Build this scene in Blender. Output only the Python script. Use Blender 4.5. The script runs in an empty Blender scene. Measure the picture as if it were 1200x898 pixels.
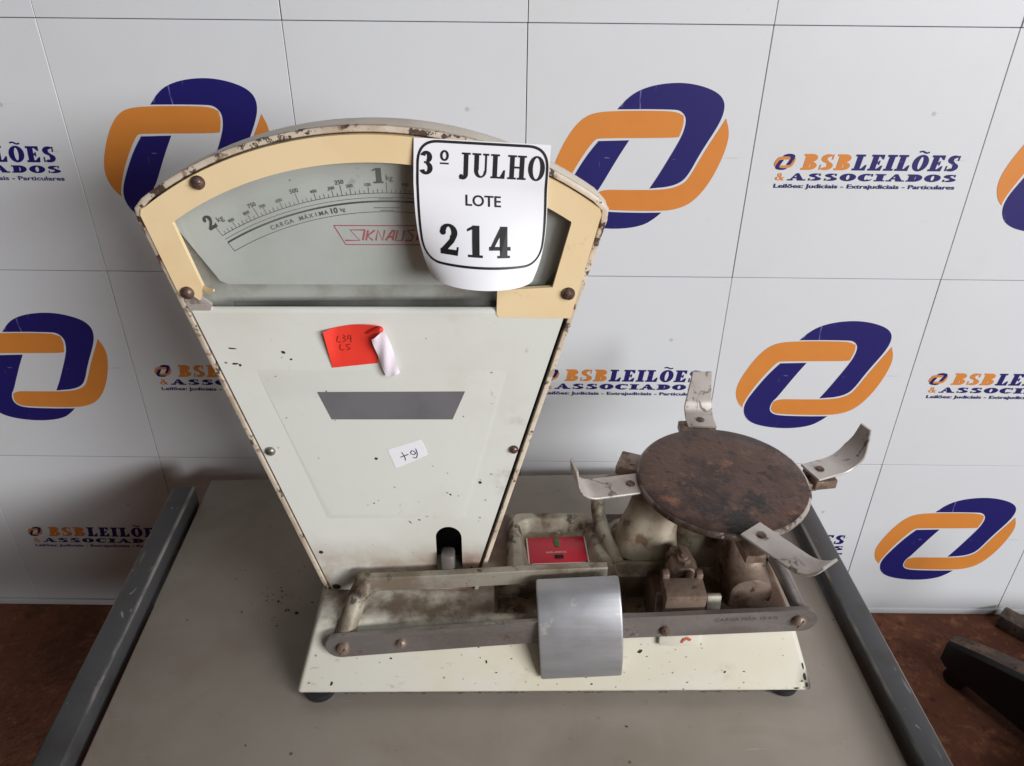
import bpy, bmesh, math, random
from mathutils import Vector, Matrix
from mathutils.geometry import tessellate_polygon
R = math.radians
random.seed(7)
S = bpy.context.scene
COL = S.collection

# ------------------------------------------------------------------ camera
F_PX, PITCH, ROLL, PAN = 932.1, 0.552929, 0.009926, -0.001074
cd = bpy.data.cameras.new('camera'); cam = bpy.data.objects.new('camera', cd); COL.objects.link(cam)
cd.sensor_fit = 'HORIZONTAL'; cd.sensor_width = 36.0; cd.lens = F_PX / 1200 * 36.0
cd.clip_start = 0.02; cd.clip_end = 60
_f = Vector((math.sin(PAN) * math.cos(PITCH), math.cos(PAN) * math.cos(PITCH), -math.sin(PITCH)))
_r = _f.cross(Vector((0, 0, 1))).normalized(); _u = _r.cross(_f)
_r2 = _r * math.cos(ROLL) + _u * math.sin(ROLL); _u2 = _u * math.cos(ROLL) - _r * math.sin(ROLL)
cam.matrix_world = Matrix(((_r2.x, _u2.x, -_f.x, 0), (_r2.y, _u2.y, -_f.y, 0), (_r2.z, _u2.z, -_f.z, 0.70), (0, 0, 0, 1)))
S.camera = cam

# ------------------------------------------------------------------ light
W = bpy.data.worlds.new('World'); S.world = W; W.use_nodes = True
bg = W.node_tree.nodes['Background']; bg.inputs[0].default_value = (1.0, 0.80, 0.62, 1); bg.inputs[1].default_value = 0.042
def area(name, loc, target, sx, sy, power, color):
    l = bpy.data.lights.new(name, 'AREA'); l.shape = 'RECTANGLE'; l.size = sx; l.size_y = sy
    l.energy = power; l.color = color
    o = bpy.data.objects.new(name, l); COL.objects.link(o); o.location = loc
    o.rotation_euler = (Vector(target) - Vector(loc)).to_track_quat('-Z', 'Y').to_euler()
    return o
area('doorway_light', (4.9, -4.2, 1.95), (0.1, 0.7, 0.9), 4.2, 1.6, 500, (0.98, 0.985, 1.0))
area('upper_fill_light', (1.7, -1.0, 2.1), (0.2, 0.9, 0.6), 0.9, 0.8, 21, (0.94, 0.97, 1.0))  # added fill to brighten the upper wall; no such window is known
S.view_settings.view_transform = 'Standard'; S.view_settings.look = 'None'
S.view_settings.exposure = 0.09; S.view_settings.gamma = 1.0; S.view_settings.use_curve_mapping = False

# ------------------------------------------------------------------ materials
def srgb(r, g, b):
    f = lambda c: (c / 255 / 12.92) if c / 255 <= 0.04045 else ((c / 255 + 0.055) / 1.055) ** 2.4
    return (f(r), f(g), f(b), 1.0)
def pmat(name, base, rough=0.5, metal=0.0, layers=(), bump=(), rvar=0.0, coat=0.0):
    m = bpy.data.materials.new(name); m.use_nodes = True
    nt = m.node_tree; N = nt.nodes; L = nt.links; b = N['Principled BSDF']
    tc = N.new('ShaderNodeTexCoord')
    def coords(stretch, seed):
        mp = N.new('ShaderNodeMapping'); L.new(tc.outputs['Object'], mp.inputs[0])
        mp.inputs['Location'].default_value = (seed * 1.37, seed * 0.71, seed * 2.13)
        mp.inputs['Scale'].default_value = stretch
        return mp.outputs[0]
    def rng(sock, a, c, smooth=True):
        mr = N.new('ShaderNodeMapRange'); mr.interpolation_type = 'SMOOTHSTEP' if smooth else 'LINEAR'
        L.new(sock, mr.inputs[0]); mr.inputs[1].default_value = a; mr.inputs[2].default_value = c
        return mr.outputs[0]
    def mul(a, c):
        n = N.new('ShaderNodeMath'); n.operation = 'MULTIPLY'; L.new(a, n.inputs[0])
        if isinstance(c, float): n.inputs[1].default_value = c
        else: L.new(c, n.inputs[1])
        return n.outputs[0]
    col = N.new('ShaderNodeRGB'); col.outputs[0].default_value = base; csock = col.outputs[0]
    rv = N.new('ShaderNodeValue'); rv.outputs[0].default_value = rough; rsock = rv.outputs[0]
    mv = N.new('ShaderNodeValue'); mv.outputs[0].default_value = metal; msock = mv.outputs[0]
    for i, ly in enumerate(layers):
        st = ly.get('stretch', (1, 1, 1)); sd = ly.get('seed', i * 3.1 + 1.0)
        if ly.get('kind') == 'voronoi':
            t = N.new('ShaderNodeTexVoronoi'); t.inputs['Scale'].default_value = ly['scale']
            t.inputs['Randomness'].default_value = 1.0
            L.new(coords(st, sd), t.inputs['Vector'])
            # only some of the cells carry a speck
            sp = rng(t.outputs['Distance'], ly['hi'], ly['lo'])
            sep = N.new('ShaderNodeSeparateColor'); L.new(t.outputs['Color'], sep.inputs[0])
            keep = rng(sep.outputs[0], ly.get('keep', .6), ly.get('keep', .6) + .02)
            fac = mul(sp, keep)
        else:
            t = N.new('ShaderNodeTexNoise'); t.inputs['Scale'].default_value = ly['scale']
            t.inputs['Detail'].default_value = ly.get('detail', 6); t.inputs['Roughness'].default_value = ly.get('nr', 0.6)
            t.inputs['Distortion'].default_value = ly.get('dist', 0.0)
            L.new(coords(st, sd), t.inputs['Vector'])
            fac = rng(t.outputs['Fac'], ly['lo'], ly['hi'])
        for mk in ly.get('mask', ()):
            sx = N.new('ShaderNodeSeparateXYZ'); L.new(tc.outputs['Object'], sx.inputs[0])
            fac = mul(fac, rng(sx.outputs['XYZ'.index(mk[0])], mk[1], mk[2]))
        fac = mul(fac, float(ly.get('fac', 1.0)))
        mx = N.new('ShaderNodeMix'); mx.data_type = 'RGBA'; L.new(fac, mx.inputs['Factor'])
        L.new(csock, mx.inputs['A']); mx.inputs['B'].default_value = ly['color']; csock = mx.outputs['Result']
        for key, which in (('rough', 'r'), ('metal', 'm')):
            if key in ly:
                mf = N.new('ShaderNodeMix'); mf.data_type = 'FLOAT'; L.new(fac, mf.inputs['Factor'])
                L.new(rsock if which == 'r' else msock, mf.inputs['A']); mf.inputs['B'].default_value = ly[key]
                if which == 'r': rsock = mf.outputs['Result']
                else: msock = mf.outputs['Result']
    if rvar:
        t = N.new('ShaderNodeTexNoise'); t.inputs['Scale'].default_value = 60; t.inputs['Detail'].default_value = 5
        L.new(coords((1, 1, 1), 9.0), t.inputs['Vector'])
        a = N.new('ShaderNodeMath'); a.operation = 'MULTIPLY_ADD'; L.new(t.outputs['Fac'], a.inputs[0])
        a.inputs[1].default_value = rvar; L.new(rsock, a.inputs[2])
        s2 = N.new('ShaderNodeMath'); s2.operation = 'SUBTRACT'; s2.use_clamp = True; L.new(a.outputs[0], s2.inputs[0]); s2.inputs[1].default_value = rvar / 2
        rsock = s2.outputs[0]
    L.new(csock, b.inputs['Base Color']); L.new(rsock, b.inputs['Roughness']); L.new(msock, b.inputs['Metallic'])
    if coat: b.inputs['Coat Weight'].default_value = coat; b.inputs['Coat Roughness'].default_value = 0.25
    prev = None
    for i, (sc, stg, *rest) in enumerate(bump):
        t = N.new('ShaderNodeTexNoise'); t.inputs['Scale'].default_value = sc; t.inputs['Detail'].default_value = 5
        L.new(coords(rest[0] if rest else (1, 1, 1), 5.0 + i), t.inputs['Vector'])
        bp = N.new('ShaderNodeBump'); bp.inputs['Strength'].default_value = stg; bp.inputs['Distance'].default_value = 0.002
        L.new(t.outputs['Fac'], bp.inputs['Height'])
        if prev: L.new(prev, bp.inputs['Normal'])
        prev = bp.outputs[0]
    if prev: L.new(prev, b.inputs['Normal'])
    return m

rust = srgb(74, 47, 34); darkrust = srgb(40, 26, 20); grime = srgb(98, 76, 56)
M = {}
M['wall'] = pmat('wall panel white', srgb(214, 216, 219), .42, layers=[
    dict(color=srgb(203, 203, 198), scale=3, lo=.45, hi=.75, fac=.5),
    dict(color=srgb(150, 146, 138), scale=26, lo=.70, hi=.78, fac=.25, stretch=(1, 1, 2.2)),
    dict(color=srgb(120, 112, 104), kind='voronoi', scale=14, lo=.02, hi=.05, keep=.8, fac=.35),
    dict(color=srgb(168, 166, 160), scale=60, lo=.68, hi=.74, fac=.4, stretch=(.25, 1, 1.8), seed=31)], bump=[(5, .10), (40, .02)], rvar=.2)
M['wall_back'] = pmat('wall joint', srgb(150, 150, 150), .9)
M['orange'] = pmat('print orange', srgb(214, 134, 58), .45, layers=[
    dict(color=srgb(236, 190, 140), scale=70, lo=.70, hi=.76, fac=.5, stretch=(.4, 1, 1.6)),
    dict(color=srgb(198, 118, 50), scale=6, lo=.4, hi=.7, fac=.5)])
M['navy'] = pmat('print navy', srgb(30, 26, 100), .42, layers=[
    dict(color=srgb(160, 160, 195), scale=110, lo=.665, hi=.72, fac=.6, stretch=(.35, 1, 1.5)),
    dict(color=srgb(140, 140, 185), scale=45, lo=.655, hi=.70, fac=.5, stretch=(2.5, 1, .3), seed=8)])
M['ink'] = pmat('black ink', srgb(24, 23, 26), .5)
M['floor'] = pmat('earth floor', srgb(122, 74, 50), .9, layers=[
    dict(color=srgb(84, 46, 32), scale=5, lo=.35, hi=.65, fac=.8),
    dict(color=srgb(156, 104, 74), scale=22, lo=.55, hi=.72, fac=.6),
    dict(color=srgb(60, 38, 28), kind='voronoi', scale=24, lo=.04, hi=.16, keep=.6, fac=.7),
    dict(color=srgb(168, 116, 82), scale=60, lo=.52, hi=.70, fac=.40, nr=.75, seed=12),
    dict(color=srgb(56, 32, 22), scale=34, lo=.54, hi=.66, fac=.6, nr=.75, seed=16)],
    bump=[(18, 1.0), (70, 1.0), (200, .6)])
M['top'] = pmat('table top laminate', srgb(160, 151, 140), .5, layers=[
    dict(color=srgb(138, 127, 114), scale=4, lo=.4, hi=.7, fac=.6),
    dict(color=srgb(168, 160, 150), scale=9, lo=.5, hi=.75, fac=.5, seed=5),
    dict(color=srgb(60, 44, 32), kind='voronoi', scale=34, lo=.03, hi=.085, keep=.86, fac=.8),
    dict(color=srgb(120, 104, 88), scale=60, lo=.66, hi=.76, fac=.5),
    dict(color=srgb(128, 116, 102), scale=8, lo=.50, hi=.70, fac=.28, dist=.8, seed=17),
    dict(color=srgb(196, 190, 182), scale=90, lo=.69, hi=.73, fac=.5, stretch=(.15, 1.6, 1), seed=27)], bump=[(40, .05)], rvar=.3)
M['rail'] = pmat('painted steel tube', srgb(80, 81, 83), .38, .35, layers=[
    dict(color=srgb(150, 150, 150), scale=30, lo=.66, hi=.72, fac=.5, stretch=(3, .3, 1), rough=.3),
    dict(color=srgb(58, 52, 48), scale=14, lo=.5, hi=.75, fac=.6),
    dict(color=srgb(125, 104, 82), scale=80, lo=.68, hi=.74, fac=.7),
    dict(color=srgb(176, 174, 170), scale=46, lo=.67, hi=.70, fac=.7, stretch=(1.4, .5, 1), dist=1.5, seed=19),
    dict(color=srgb(158, 152, 146), scale=34, lo=.40, hi=.60, fac=.8, stretch=(1, .25, 1), mask=[('X', -.3945, -.3920), ('X', -.380, -.389), ('Z', .0145, .0170)]),
    dict(color=srgb(150, 112, 84), scale=34, lo=.44, hi=.60, fac=.8, stretch=(1, .3, 1), mask=[('X', -.4155, -.4178)]),
    dict(color=srgb(164, 158, 150), scale=34, lo=.40, hi=.60, fac=.8, stretch=(1, .25, 1), mask=[('X', .4050, .4022), ('X', .390, .400), ('Z', .0145, .0170)]),
    dict(color=srgb(160, 140, 122), scale=34, lo=.42, hi=.60, fac=.8, stretch=(1, .25, 1), mask=[('X', .4262, .4282)])], bump=[(70, .08)], rvar=.2)
M['enamel'] = pmat('cream white enamel', srgb(212, 209, 198), .36, layers=[
    dict(color=srgb(208, 200, 176), scale=7, lo=.42, hi=.70, fac=.7),
    dict(color=srgb(164, 144, 112), scale=19, lo=.60, hi=.80, fac=.35),
    dict(color=srgb(134, 108, 80), scale=64, lo=.63, hi=.72, fac=.40, stretch=(.7, 1, 1.4), seed=21),
    dict(color=srgb(96, 72, 50), kind='voronoi', scale=55, lo=.03, hi=.10, keep=.86, fac=.75),
    dict(color=rust, scale=48, lo=.70, hi=.73, fac=.9, rough=.8),
    dict(color=srgb(96, 70, 48), scale=22, lo=.38, hi=.62, fac=.85, mask=[('Z', .078, .0885)], rough=.7),
    dict(color=srgb(84, 60, 44), scale=18, lo=.28, hi=.46, fac=.95, mask=[('Y', -.060, -.050), ('X', -.12, -.04), ('X', .238, .232), ('Y', .110, .098)], rough=.75),
    dict(color=darkrust, scale=60, lo=.42, hi=.50, fac=1, mask=[('X', .240, .262), ('Z', .06, .02)], rough=.8),
    dict(color=darkrust, scale=70, lo=.40, hi=.56, fac=.9, mask=[('Z', .0155, .0120)], rough=.8)],
    bump=[(60, .05)], rvar=.15)
M['panel'] = pmat('panel enamel', srgb(219, 220, 213), .36, layers=[
    dict(color=srgb(203, 200, 184), scale=6, lo=.45, hi=.75, fac=.55),
    dict(color=srgb(176, 158, 128), scale=16, lo=.62, hi=.80, fac=.25),
    dict(color=srgb(140, 112, 84), scale=70, lo=.66, hi=.74, fac=.30, stretch=(1, 1, .6), seed=23),
    dict(color=srgb(58, 42, 34), kind='voronoi', scale=46, lo=.03, hi=.085, keep=.87, fac=.85),
    dict(color=srgb(132, 88, 52), scale=13, lo=.32, hi=.60, fac=.85, mask=[('Z', .165, .104)], rough=.7),
    dict(color=srgb(110, 60, 34), scale=19, lo=.34, hi=.56, fac=.85, mask=[('Z', .16, .11), ('X', -.115, -.09)], rough=.7),
    dict(color=srgb(140, 104, 66), scale=30, lo=.52, hi=.7, fac=.6, mask=[('Z', .33, .26), ('X', -.075, -.035)])],
    bump=[(50, .05)], rvar=.15)
M['rim'] = pmat('chipped casing rim', srgb(210, 196, 176), .45, layers=[
    dict(color=srgb(176, 154, 132), scale=24, lo=.45, hi=.6, fac=.6),
    dict(color=srgb(64, 42, 34), scale=66, lo=.535, hi=.575, fac=.95, rough=.85, nr=.7, mask=[('Z', .26, .44)]),
    dict(color=srgb(70, 48, 38), scale=58, lo=.585, hi=.62, fac=.9, rough=.85, nr=.7, seed=14),
    dict(color=srgb(120, 80, 58), scale=120, lo=.58, hi=.66, fac=.7, rough=.85)], bump=[(90, .25)])
M['casing'] = pmat('casing enamel', srgb(226, 217, 201), .4, layers=[
    dict(color=srgb(188, 176, 156), scale=12, lo=.45, hi=.7, fac=.7),
    dict(color=srgb(70, 50, 40), scale=70, lo=.66, hi=.7, fac=.8)], bump=[(50, .06)])
M['bezel'] = pmat('yellowed bezel plastic', srgb(238, 213, 170), .42, layers=[
    dict(color=srgb(228, 198, 148), scale=7, lo=.4, hi=.7, fac=.6),
    dict(color=srgb(240, 218, 174), scale=15, lo=.5, hi=.7, fac=.4, seed=6),
    dict(color=srgb(120, 84, 52), kind='voronoi', scale=60, lo=.03, hi=.08, keep=.9, fac=.8),
    dict(color=srgb(150, 104, 62), scale=30, lo=.66, hi=.76, fac=.5)], bump=[(40, .04)])
M['dial'] = pmat('dial enamel', srgb(204, 206, 202), .5, layers=[
    dict(color=srgb(190, 190, 182), scale=10, lo=.45, hi=.7, fac=.5),
    dict(color=srgb(96, 84, 74), kind='voronoi', scale=70, lo=.03, hi=.10, keep=.82, fac=.7),
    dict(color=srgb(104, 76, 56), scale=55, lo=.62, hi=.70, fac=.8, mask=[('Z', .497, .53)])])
M['interior'] = pmat('casing interior', srgb(198, 198, 190), .6, layers=[
    dict(color=srgb(120, 108, 92), scale=16, lo=.45, hi=.7, fac=.7)])
M['dark'] = pmat('shade black and dark vial', srgb(26, 22, 20), .9)  # shade inside the head painted in; also the dark vial's own colour
M['screw'] = pmat('rusty screw', srgb(128, 106, 96), .34, .75, layers=[
    dict(color=srgb(60, 38, 30), scale=160, lo=.45, hi=.6, fac=.9, rough=.8, metal=.1)], bump=[(300, .2)])
M['screw_grey'] = pmat('grey screw', srgb(150, 146, 138), .38, .75, layers=[
    dict(color=srgb(80, 66, 56), scale=160, lo=.5, hi=.65, fac=.8, rough=.7)])
M['bar'] = pmat('tarnished steel bar', srgb(156, 150, 147), .38, .75, layers=[
    dict(color=srgb(104, 94, 88), scale=20, lo=.38, hi=.64, fac=.85, rough=.55, metal=.4, stretch=(.35, 1, 1)),
    dict(color=srgb(196, 190, 184), scale=110, lo=.64, hi=.70, fac=.7, stretch=(.25, 1, 1)),
    dict(color=srgb(82, 58, 44), scale=42, lo=.57, hi=.66, fac=.85, rough=.8, metal=0., nr=.7),
    dict(color=srgb(200, 196, 190), kind='voronoi', scale=90, lo=.04, hi=.12, keep=.90, fac=.8)], bump=[(130, .2), (40, .1)], rvar=.25)
M['bar_light'] = pmat('dirty cast lever', srgb(168, 160, 146), .5, .35, layers=[
    dict(color=srgb(112, 96, 78), scale=22, lo=.40, hi=.66, fac=.85, rough=.7, metal=.1),
    dict(color=srgb(74, 52, 38), scale=30, lo=.50, hi=.64, fac=.9, metal=0., rough=.8, mask=[('X', -.06, .06)]),
    dict(color=srgb(62, 44, 34), scale=60, lo=.62, hi=.70, fac=.8, metal=0., rough=.8)], bump=[(110, .2)])
M['cast'] = pmat('grimy cast body', srgb(166, 158, 140), .5, .1, layers=[
    dict(color=srgb(112, 98, 80), scale=14, lo=.40, hi=.62, fac=.85),
    dict(color=srgb(78, 58, 44), scale=24, lo=.50, hi=.64, fac=.9, rough=.75),
    dict(color=srgb(206, 200, 186), scale=90, lo=.66, hi=.72, fac=.6),
    dict(color=darkrust, scale=40, lo=.60, hi=.68, fac=.8, rough=.8)], bump=[(80, .3)], rvar=.2)
M['cast_light'] = pmat('pale cast metal', srgb(186, 174, 154), .48, .1, layers=[
    dict(color=srgb(134, 112, 88), scale=16, lo=.40, hi=.62, fac=.85),
    dict(color=srgb(104, 72, 52), scale=30, lo=.54, hi=.66, fac=.85, rough=.75),
    dict(color=srgb(84, 62, 46), scale=26, lo=.34, hi=.56, fac=.85, mask=[('Z', .135, .165)]),
    dict(color=srgb(214, 208, 196), scale=110, lo=.66, hi=.72, fac=.6)], bump=[(90, .2)], rvar=.2)
M['rust_steel'] = pmat('rusted steel', srgb(142, 122, 108), .42, .4, layers=[
    dict(color=srgb(84, 62, 50), scale=44, lo=.44, hi=.62, fac=.9, rough=.8, metal=.1),
    dict(color=srgb(164, 142, 122), scale=90, lo=.62, hi=.70, fac=.7, rough=.35, metal=.7),
    dict(color=darkrust, scale=60, lo=.58, hi=.66, fac=.9, metal=0., rough=.85)], bump=[(120, .35)])
M['disc'] = pmat('rusted plate', srgb(94, 69, 58), .44, .1, layers=[
    dict(color=srgb(64, 48, 43), scale=18, lo=.44, hi=.56, fac=.95, nr=.6),
    dict(color=srgb(142, 98, 76), scale=17, lo=.575, hi=.67, fac=.9, seed=11, nr=.62),
    dict(color=srgb(42, 34, 33), scale=15, lo=.53, hi=.61, fac=.95, seed=4, rough=.34, nr=.65),
    dict(color=srgb(126, 92, 72), scale=46, lo=.56, hi=.66, fac=.6, nr=.7, seed=15),
    dict(color=srgb(40, 30, 27), scale=110, lo=.58, hi=.66, fac=.7, seed=18),
    dict(color=srgb(190, 176, 160), kind='voronoi', scale=60, lo=.03, hi=.09, keep=.92, fac=.7)], bump=[(20, .15), (150, .45)], rvar=.35)
M['disc_rim'] = pmat('worn plate rim', srgb(128, 116, 106), .42, .5, layers=[
    dict(color=srgb(70, 50, 40), scale=40, lo=.42, hi=.58, fac=.95, rough=.7, metal=.1),
    dict(color=srgb(190, 182, 174), scale=120, lo=.6, hi=.7, fac=.8, rough=.4),
    dict(color=srgb(196, 188, 180), scale=70, lo=.36, hi=.54, fac=.9, rough=.4, mask=[('X', .19, .225)])], bump=[(140, .35)])
M['arm'] = pmat('worn nickel arm', srgb(206, 199, 193), .38, .4, layers=[
    dict(color=srgb(160, 150, 140), scale=14, lo=.4, hi=.7, fac=.7),
    dict(color=srgb(98, 78, 66), scale=50, lo=.58, hi=.66, fac=.8, rough=.7, metal=.1, dist=1.0),
    dict(color=srgb(88, 66, 54), kind='voronoi', scale=120, lo=.04, hi=.14, keep=.9, fac=.8, metal=0., rough=.8)], bump=[(120, .08)], rvar=.2)
M['poise'] = pmat('brushed aluminium', srgb(186, 187, 192), .44, .65, layers=[
    dict(color=srgb(150, 148, 146), scale=9, lo=.42, hi=.7, fac=.7, stretch=(.5, 1, 1.6), rough=.5),
    dict(color=srgb(218, 216, 212), scale=26, lo=.64, hi=.68, fac=.6),
    dict(color=srgb(206, 206, 208), scale=70, lo=.66, hi=.70, fac=.5, stretch=(.2, 1, 1.4), seed=33),
    dict(color=srgb(58, 50, 46), kind='voronoi', scale=60, lo=.03, hi=.10, keep=.93, fac=.9, seed=41),
    dict(color=srgb(110, 104, 98), scale=60, lo=.68, hi=.73, fac=.6)], bump=[(160, .16, (.06, 1, 1)), (30, .06)], rvar=.25)
M['red'] = pmat('red plate', srgb(190, 26, 46), .35, layers=[dict(color=srgb(150, 24, 38), scale=40, lo=.5, hi=.75, fac=.5)])
M['plate_edge'] = pmat('plate edge metal', srgb(206, 196, 186), .4, .6)
M['green'] = pmat('green vial', srgb(40, 96, 44), .15)
M['sticker_red'] = pmat('fluorescent red paper', srgb(240, 62, 46), .55, layers=[dict(color=srgb(226, 44, 34), scale=20, lo=.4, hi=.7, fac=.5)])
M['paper'] = pmat('white paper', srgb(240, 240, 244), .6, layers=[dict(color=srgb(232, 231, 236), scale=14, lo=.4, hi=.7, fac=.5)])
M['flap'] = pmat('sticker backing', srgb(240, 228, 238), .6)
M['grey'] = pmat('grey strip', srgb(110, 109, 112), .6, layers=[dict(color=srgb(94, 93, 96), scale=20, lo=.4, hi=.7, fac=.6), dict(color=srgb(180, 178, 176), kind='voronoi', scale=50, lo=.03, hi=.07, keep=.9, fac=.8)])
M['rubber'] = pmat('black rubber', srgb(28, 28, 31), .6)
M['chair'] = pmat('black plastic', srgb(22, 21, 21), .55)
M['chair_top'] = pmat('dusty black plastic', srgb(84, 72, 65), .8, layers=[dict(color=srgb(128, 104, 86), scale=34, lo=.45, hi=.62, fac=.75, nr=.7), dict(color=srgb(46, 40, 38), scale=60, lo=.54, hi=.64, fac=.8, seed=9)], bump=[(150, .5), (40, .4)])
M['dialred'] = pmat('dial red ink', srgb(188, 44, 72), .5)
M['dialink'] = pmat('dial ink', srgb(66, 66, 66), .5)
M['pen'] = pmat('pen ink', srgb(60, 58, 78), .5)
M['penred'] = pmat('marker on red', srgb(128, 26, 24), .5)
M['bloom'] = pmat('orange rust', srgb(196, 92, 58), .8)
M['stamp'] = pmat('stamped letters', srgb(88, 80, 75), .6, .3)
M['chip'] = pmat('bare chip', srgb(48, 36, 32), .8)
def glassmat():
    m = bpy.data.materials.new('window glass'); m.use_nodes = True; nt = m.node_tree; N = nt.nodes; L = nt.links
    N.remove(N['Principled BSDF']); out = N['Material Output']
    tr = N.new('ShaderNodeBsdfTransparent'); tr.inputs[0].default_value = (.965, .975, .97, 1)
    gl = N.new('ShaderNodeBsdfGlossy'); gl.inputs['Roughness'].default_value = .08
    df = N.new('ShaderNodeBsdfDiffuse'); df.inputs[0].default_value = (.55, .56, .53, 1)
    lw = N.new('ShaderNodeLayerWeight'); lw.inputs[0].default_value = .5
    pw = N.new('ShaderNodeMath'); pw.operation = 'POWER'; L.new(lw.outputs['Facing'], pw.inputs[0]); pw.inputs[1].default_value = 5
    fr = N.new('ShaderNodeMath'); fr.operation = 'MULTIPLY_ADD'; L.new(pw.outputs[0], fr.inputs[0]); fr.inputs[1].default_value = .5; fr.inputs[2].default_value = .03
    mx = N.new('ShaderNodeMixShader'); L.new(fr.outputs[0], mx.inputs[0]); L.new(tr.outputs[0], mx.inputs[1]); L.new(gl.outputs[0], mx.inputs[2])
    # a film of dust
    no = N.new('ShaderNodeTexNoise'); no.inputs['Scale'].default_value = 18; no.inputs['Detail'].default_value = 6
    tc = N.new('ShaderNodeTexCoord'); L.new(tc.outputs['Object'], no.inputs['Vector'])
    mr = N.new('ShaderNodeMapRange'); L.new(no.outputs['Fac'], mr.inputs[0]); mr.inputs[1].default_value = .35; mr.inputs[2].default_value = .8; mr.inputs[3].default_value = .03; mr.inputs[4].default_value = .14
    m2 = N.new('ShaderNodeMixShader'); L.new(mr.outputs[0], m2.inputs[0]); L.new(mx.outputs[0], m2.inputs[1]); L.new(df.outputs[0], m2.inputs[2])
    L.new(m2.outputs[0], out.inputs['Surface'])
    return m
M['glass'] = glassmat()

# ------------------------------------------------------------------ helpers
def finish(bm, smooth=35):
    me = bpy.data.meshes.new('m')
    bmesh.ops.recalc_face_normals(bm, faces=bm.faces) if getattr(bm, '_recalc', True) else None
    bm.to_mesh(me); bm.free()
    if smooth:
        for p in me.polygons: p.use_smooth = True
        me.set_sharp_from_angle(angle=R(smooth))
    return me
def obj(name, me, mats, parent=None, label=None):
    me.name = name
    if not isinstance(mats, (list, tuple)): mats = [mats]
    if not me.materials:
        for m in mats: me.materials.append(m)
    o = bpy.data.objects.new(name, me); COL.objects.link(o)
    if parent is not None: o.parent = parent
    if label: o['label'] = label
    return o
def tag(o, label, cat, group=None):
    o['label'] = label; o['category'] = cat
    if group: o['group'] = group
    return o
def thing(name, label, cat, loc, rz=0.0):
    o = bpy.data.objects.new(name, None); COL.objects.link(o); o.location = loc; o.rotation_euler = (0, 0, rz)
    o.empty_display_size = .05
    return tag(o, label, cat)
def box(bm, c, s, rot=None, bev=0.0, seg=2):
    mt = Matrix.Translation(c)
    if rot: mt = mt @ Matrix.Rotation(rot[0], 4, 'X') @ Matrix.Rotation(rot[1], 4, 'Y') @ Matrix.Rotation(rot[2], 4, 'Z')
    mt = mt @ Matrix.Diagonal((*s, 1))
    r = bmesh.ops.create_cube(bm, size=1, matrix=mt)
    if bev:
        es = list({e for v in r['verts'] for e in v.link_edges})
        bmesh.ops.bevel(bm, geom=es, offset=bev, segments=seg, affect='EDGES', profile=.5)
def cyl(bm, p0, p1, r0, r1=None, n=20):
    p0 = Vector(p0); p1 = Vector(p1); d = p1 - p0
    q = d.to_track_quat('Z', 'Y').to_matrix().to_4x4()
    bmesh.ops.create_cone(bm, cap_ends=True, segments=n, radius1=r0, radius2=r0 if r1 is None else r1, depth=d.length,
                          matrix=Matrix.Translation((p0 + p1) / 2) @ q)
def ball(bm, c, s, n=16):
    bmesh.ops.create_uvsphere(bm, u_segments=n, v_segments=max(6, n // 2), radius=1, matrix=Matrix.Translation(c) @ Matrix.Diagonal((*s, 1)))
def spline(pts, n=8):
    P = [Vector(p) for p in pts]; out = []
    for i in range(len(P) - 1):
        a = P[max(i - 1, 0)]; b = P[i]; c = P[i + 1]; d = P[min(i + 2, len(P) - 1)]
        for k in range(n):
            t = k / n
            out.append(.5 * ((2 * b) + (c - a) * t + (2 * a - 5 * b + 4 * c - d) * t * t + (3 * b - a - 3 * c + d) * t ** 3))
    out.append(P[-1]); return out
def loft(bm, rings, cap=True):
    vr = [[bm.verts.new(p) for p in r] for r in rings]
    n = len(vr[0])
    for a, b in zip(vr, vr[1:]):
        for i in range(n): bm.faces.new((a[i], a[(i + 1) % n], b[(i + 1) % n], b[i]))
    if cap:
        bm.faces.new(vr[0]); bm.faces.new(list(reversed(vr[-1])))
def tube(bm, pts, rad, n=12, up=(0, 0, 1), flat=(1, 1)):
    P = [Vector(p) for p in pts]; rings = []
    for i, p in enumerate(P):
        t = (P[min(i + 1, len(P) - 1)] - P[max(i - 1, 0)]).normalized()
        s = t.cross(Vector(up)).normalized(); u = s.cross(t)
        r = rad[i] if isinstance(rad, (list, tuple)) else rad
        rings.append([p + s * (math.cos(2 * math.pi * k / n) * r * flat[0]) + u * (math.sin(2 * math.pi * k / n) * r * flat[1]) for k in range(n)])
    loft(bm, rings)
def lathe(bm, prof, c, n=64):
    c = Vector(c); rings = []
    for r, z in prof: rings.append([c + Vector((r * math.cos(2 * math.pi * k / n), r * math.sin(2 * math.pi * k / n), z)) for k in range(n)])
    loft(bm, rings)
def strip(bm, path, side, width, th):
    """a flat bent strip: path of points, constant side vector, width, thickness"""
    P = [Vector(p) for p in path]; s = Vector(side).normalized(); rings = []
    for i, p in enumerate(P):
        t = (P[min(i + 1, len(P) - 1)] - P[max(i - 1, 0)]).normalized(); nrm = s.cross(t).normalized()
        w = width[i] if isinstance(width, (list, tuple)) else width
        a = s * w / 2; b = nrm * th / 2; e = s * min(.0008, w / 6); f = nrm * th * .3
        rings.append([p - a + f - b + e * 0, p - a + b - f, p - a + e + b, p + a - e + b, p + a + b - f, p + a - b + f, p + a - e - b, p - a + e - b])
    loft(bm, rings)
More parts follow.
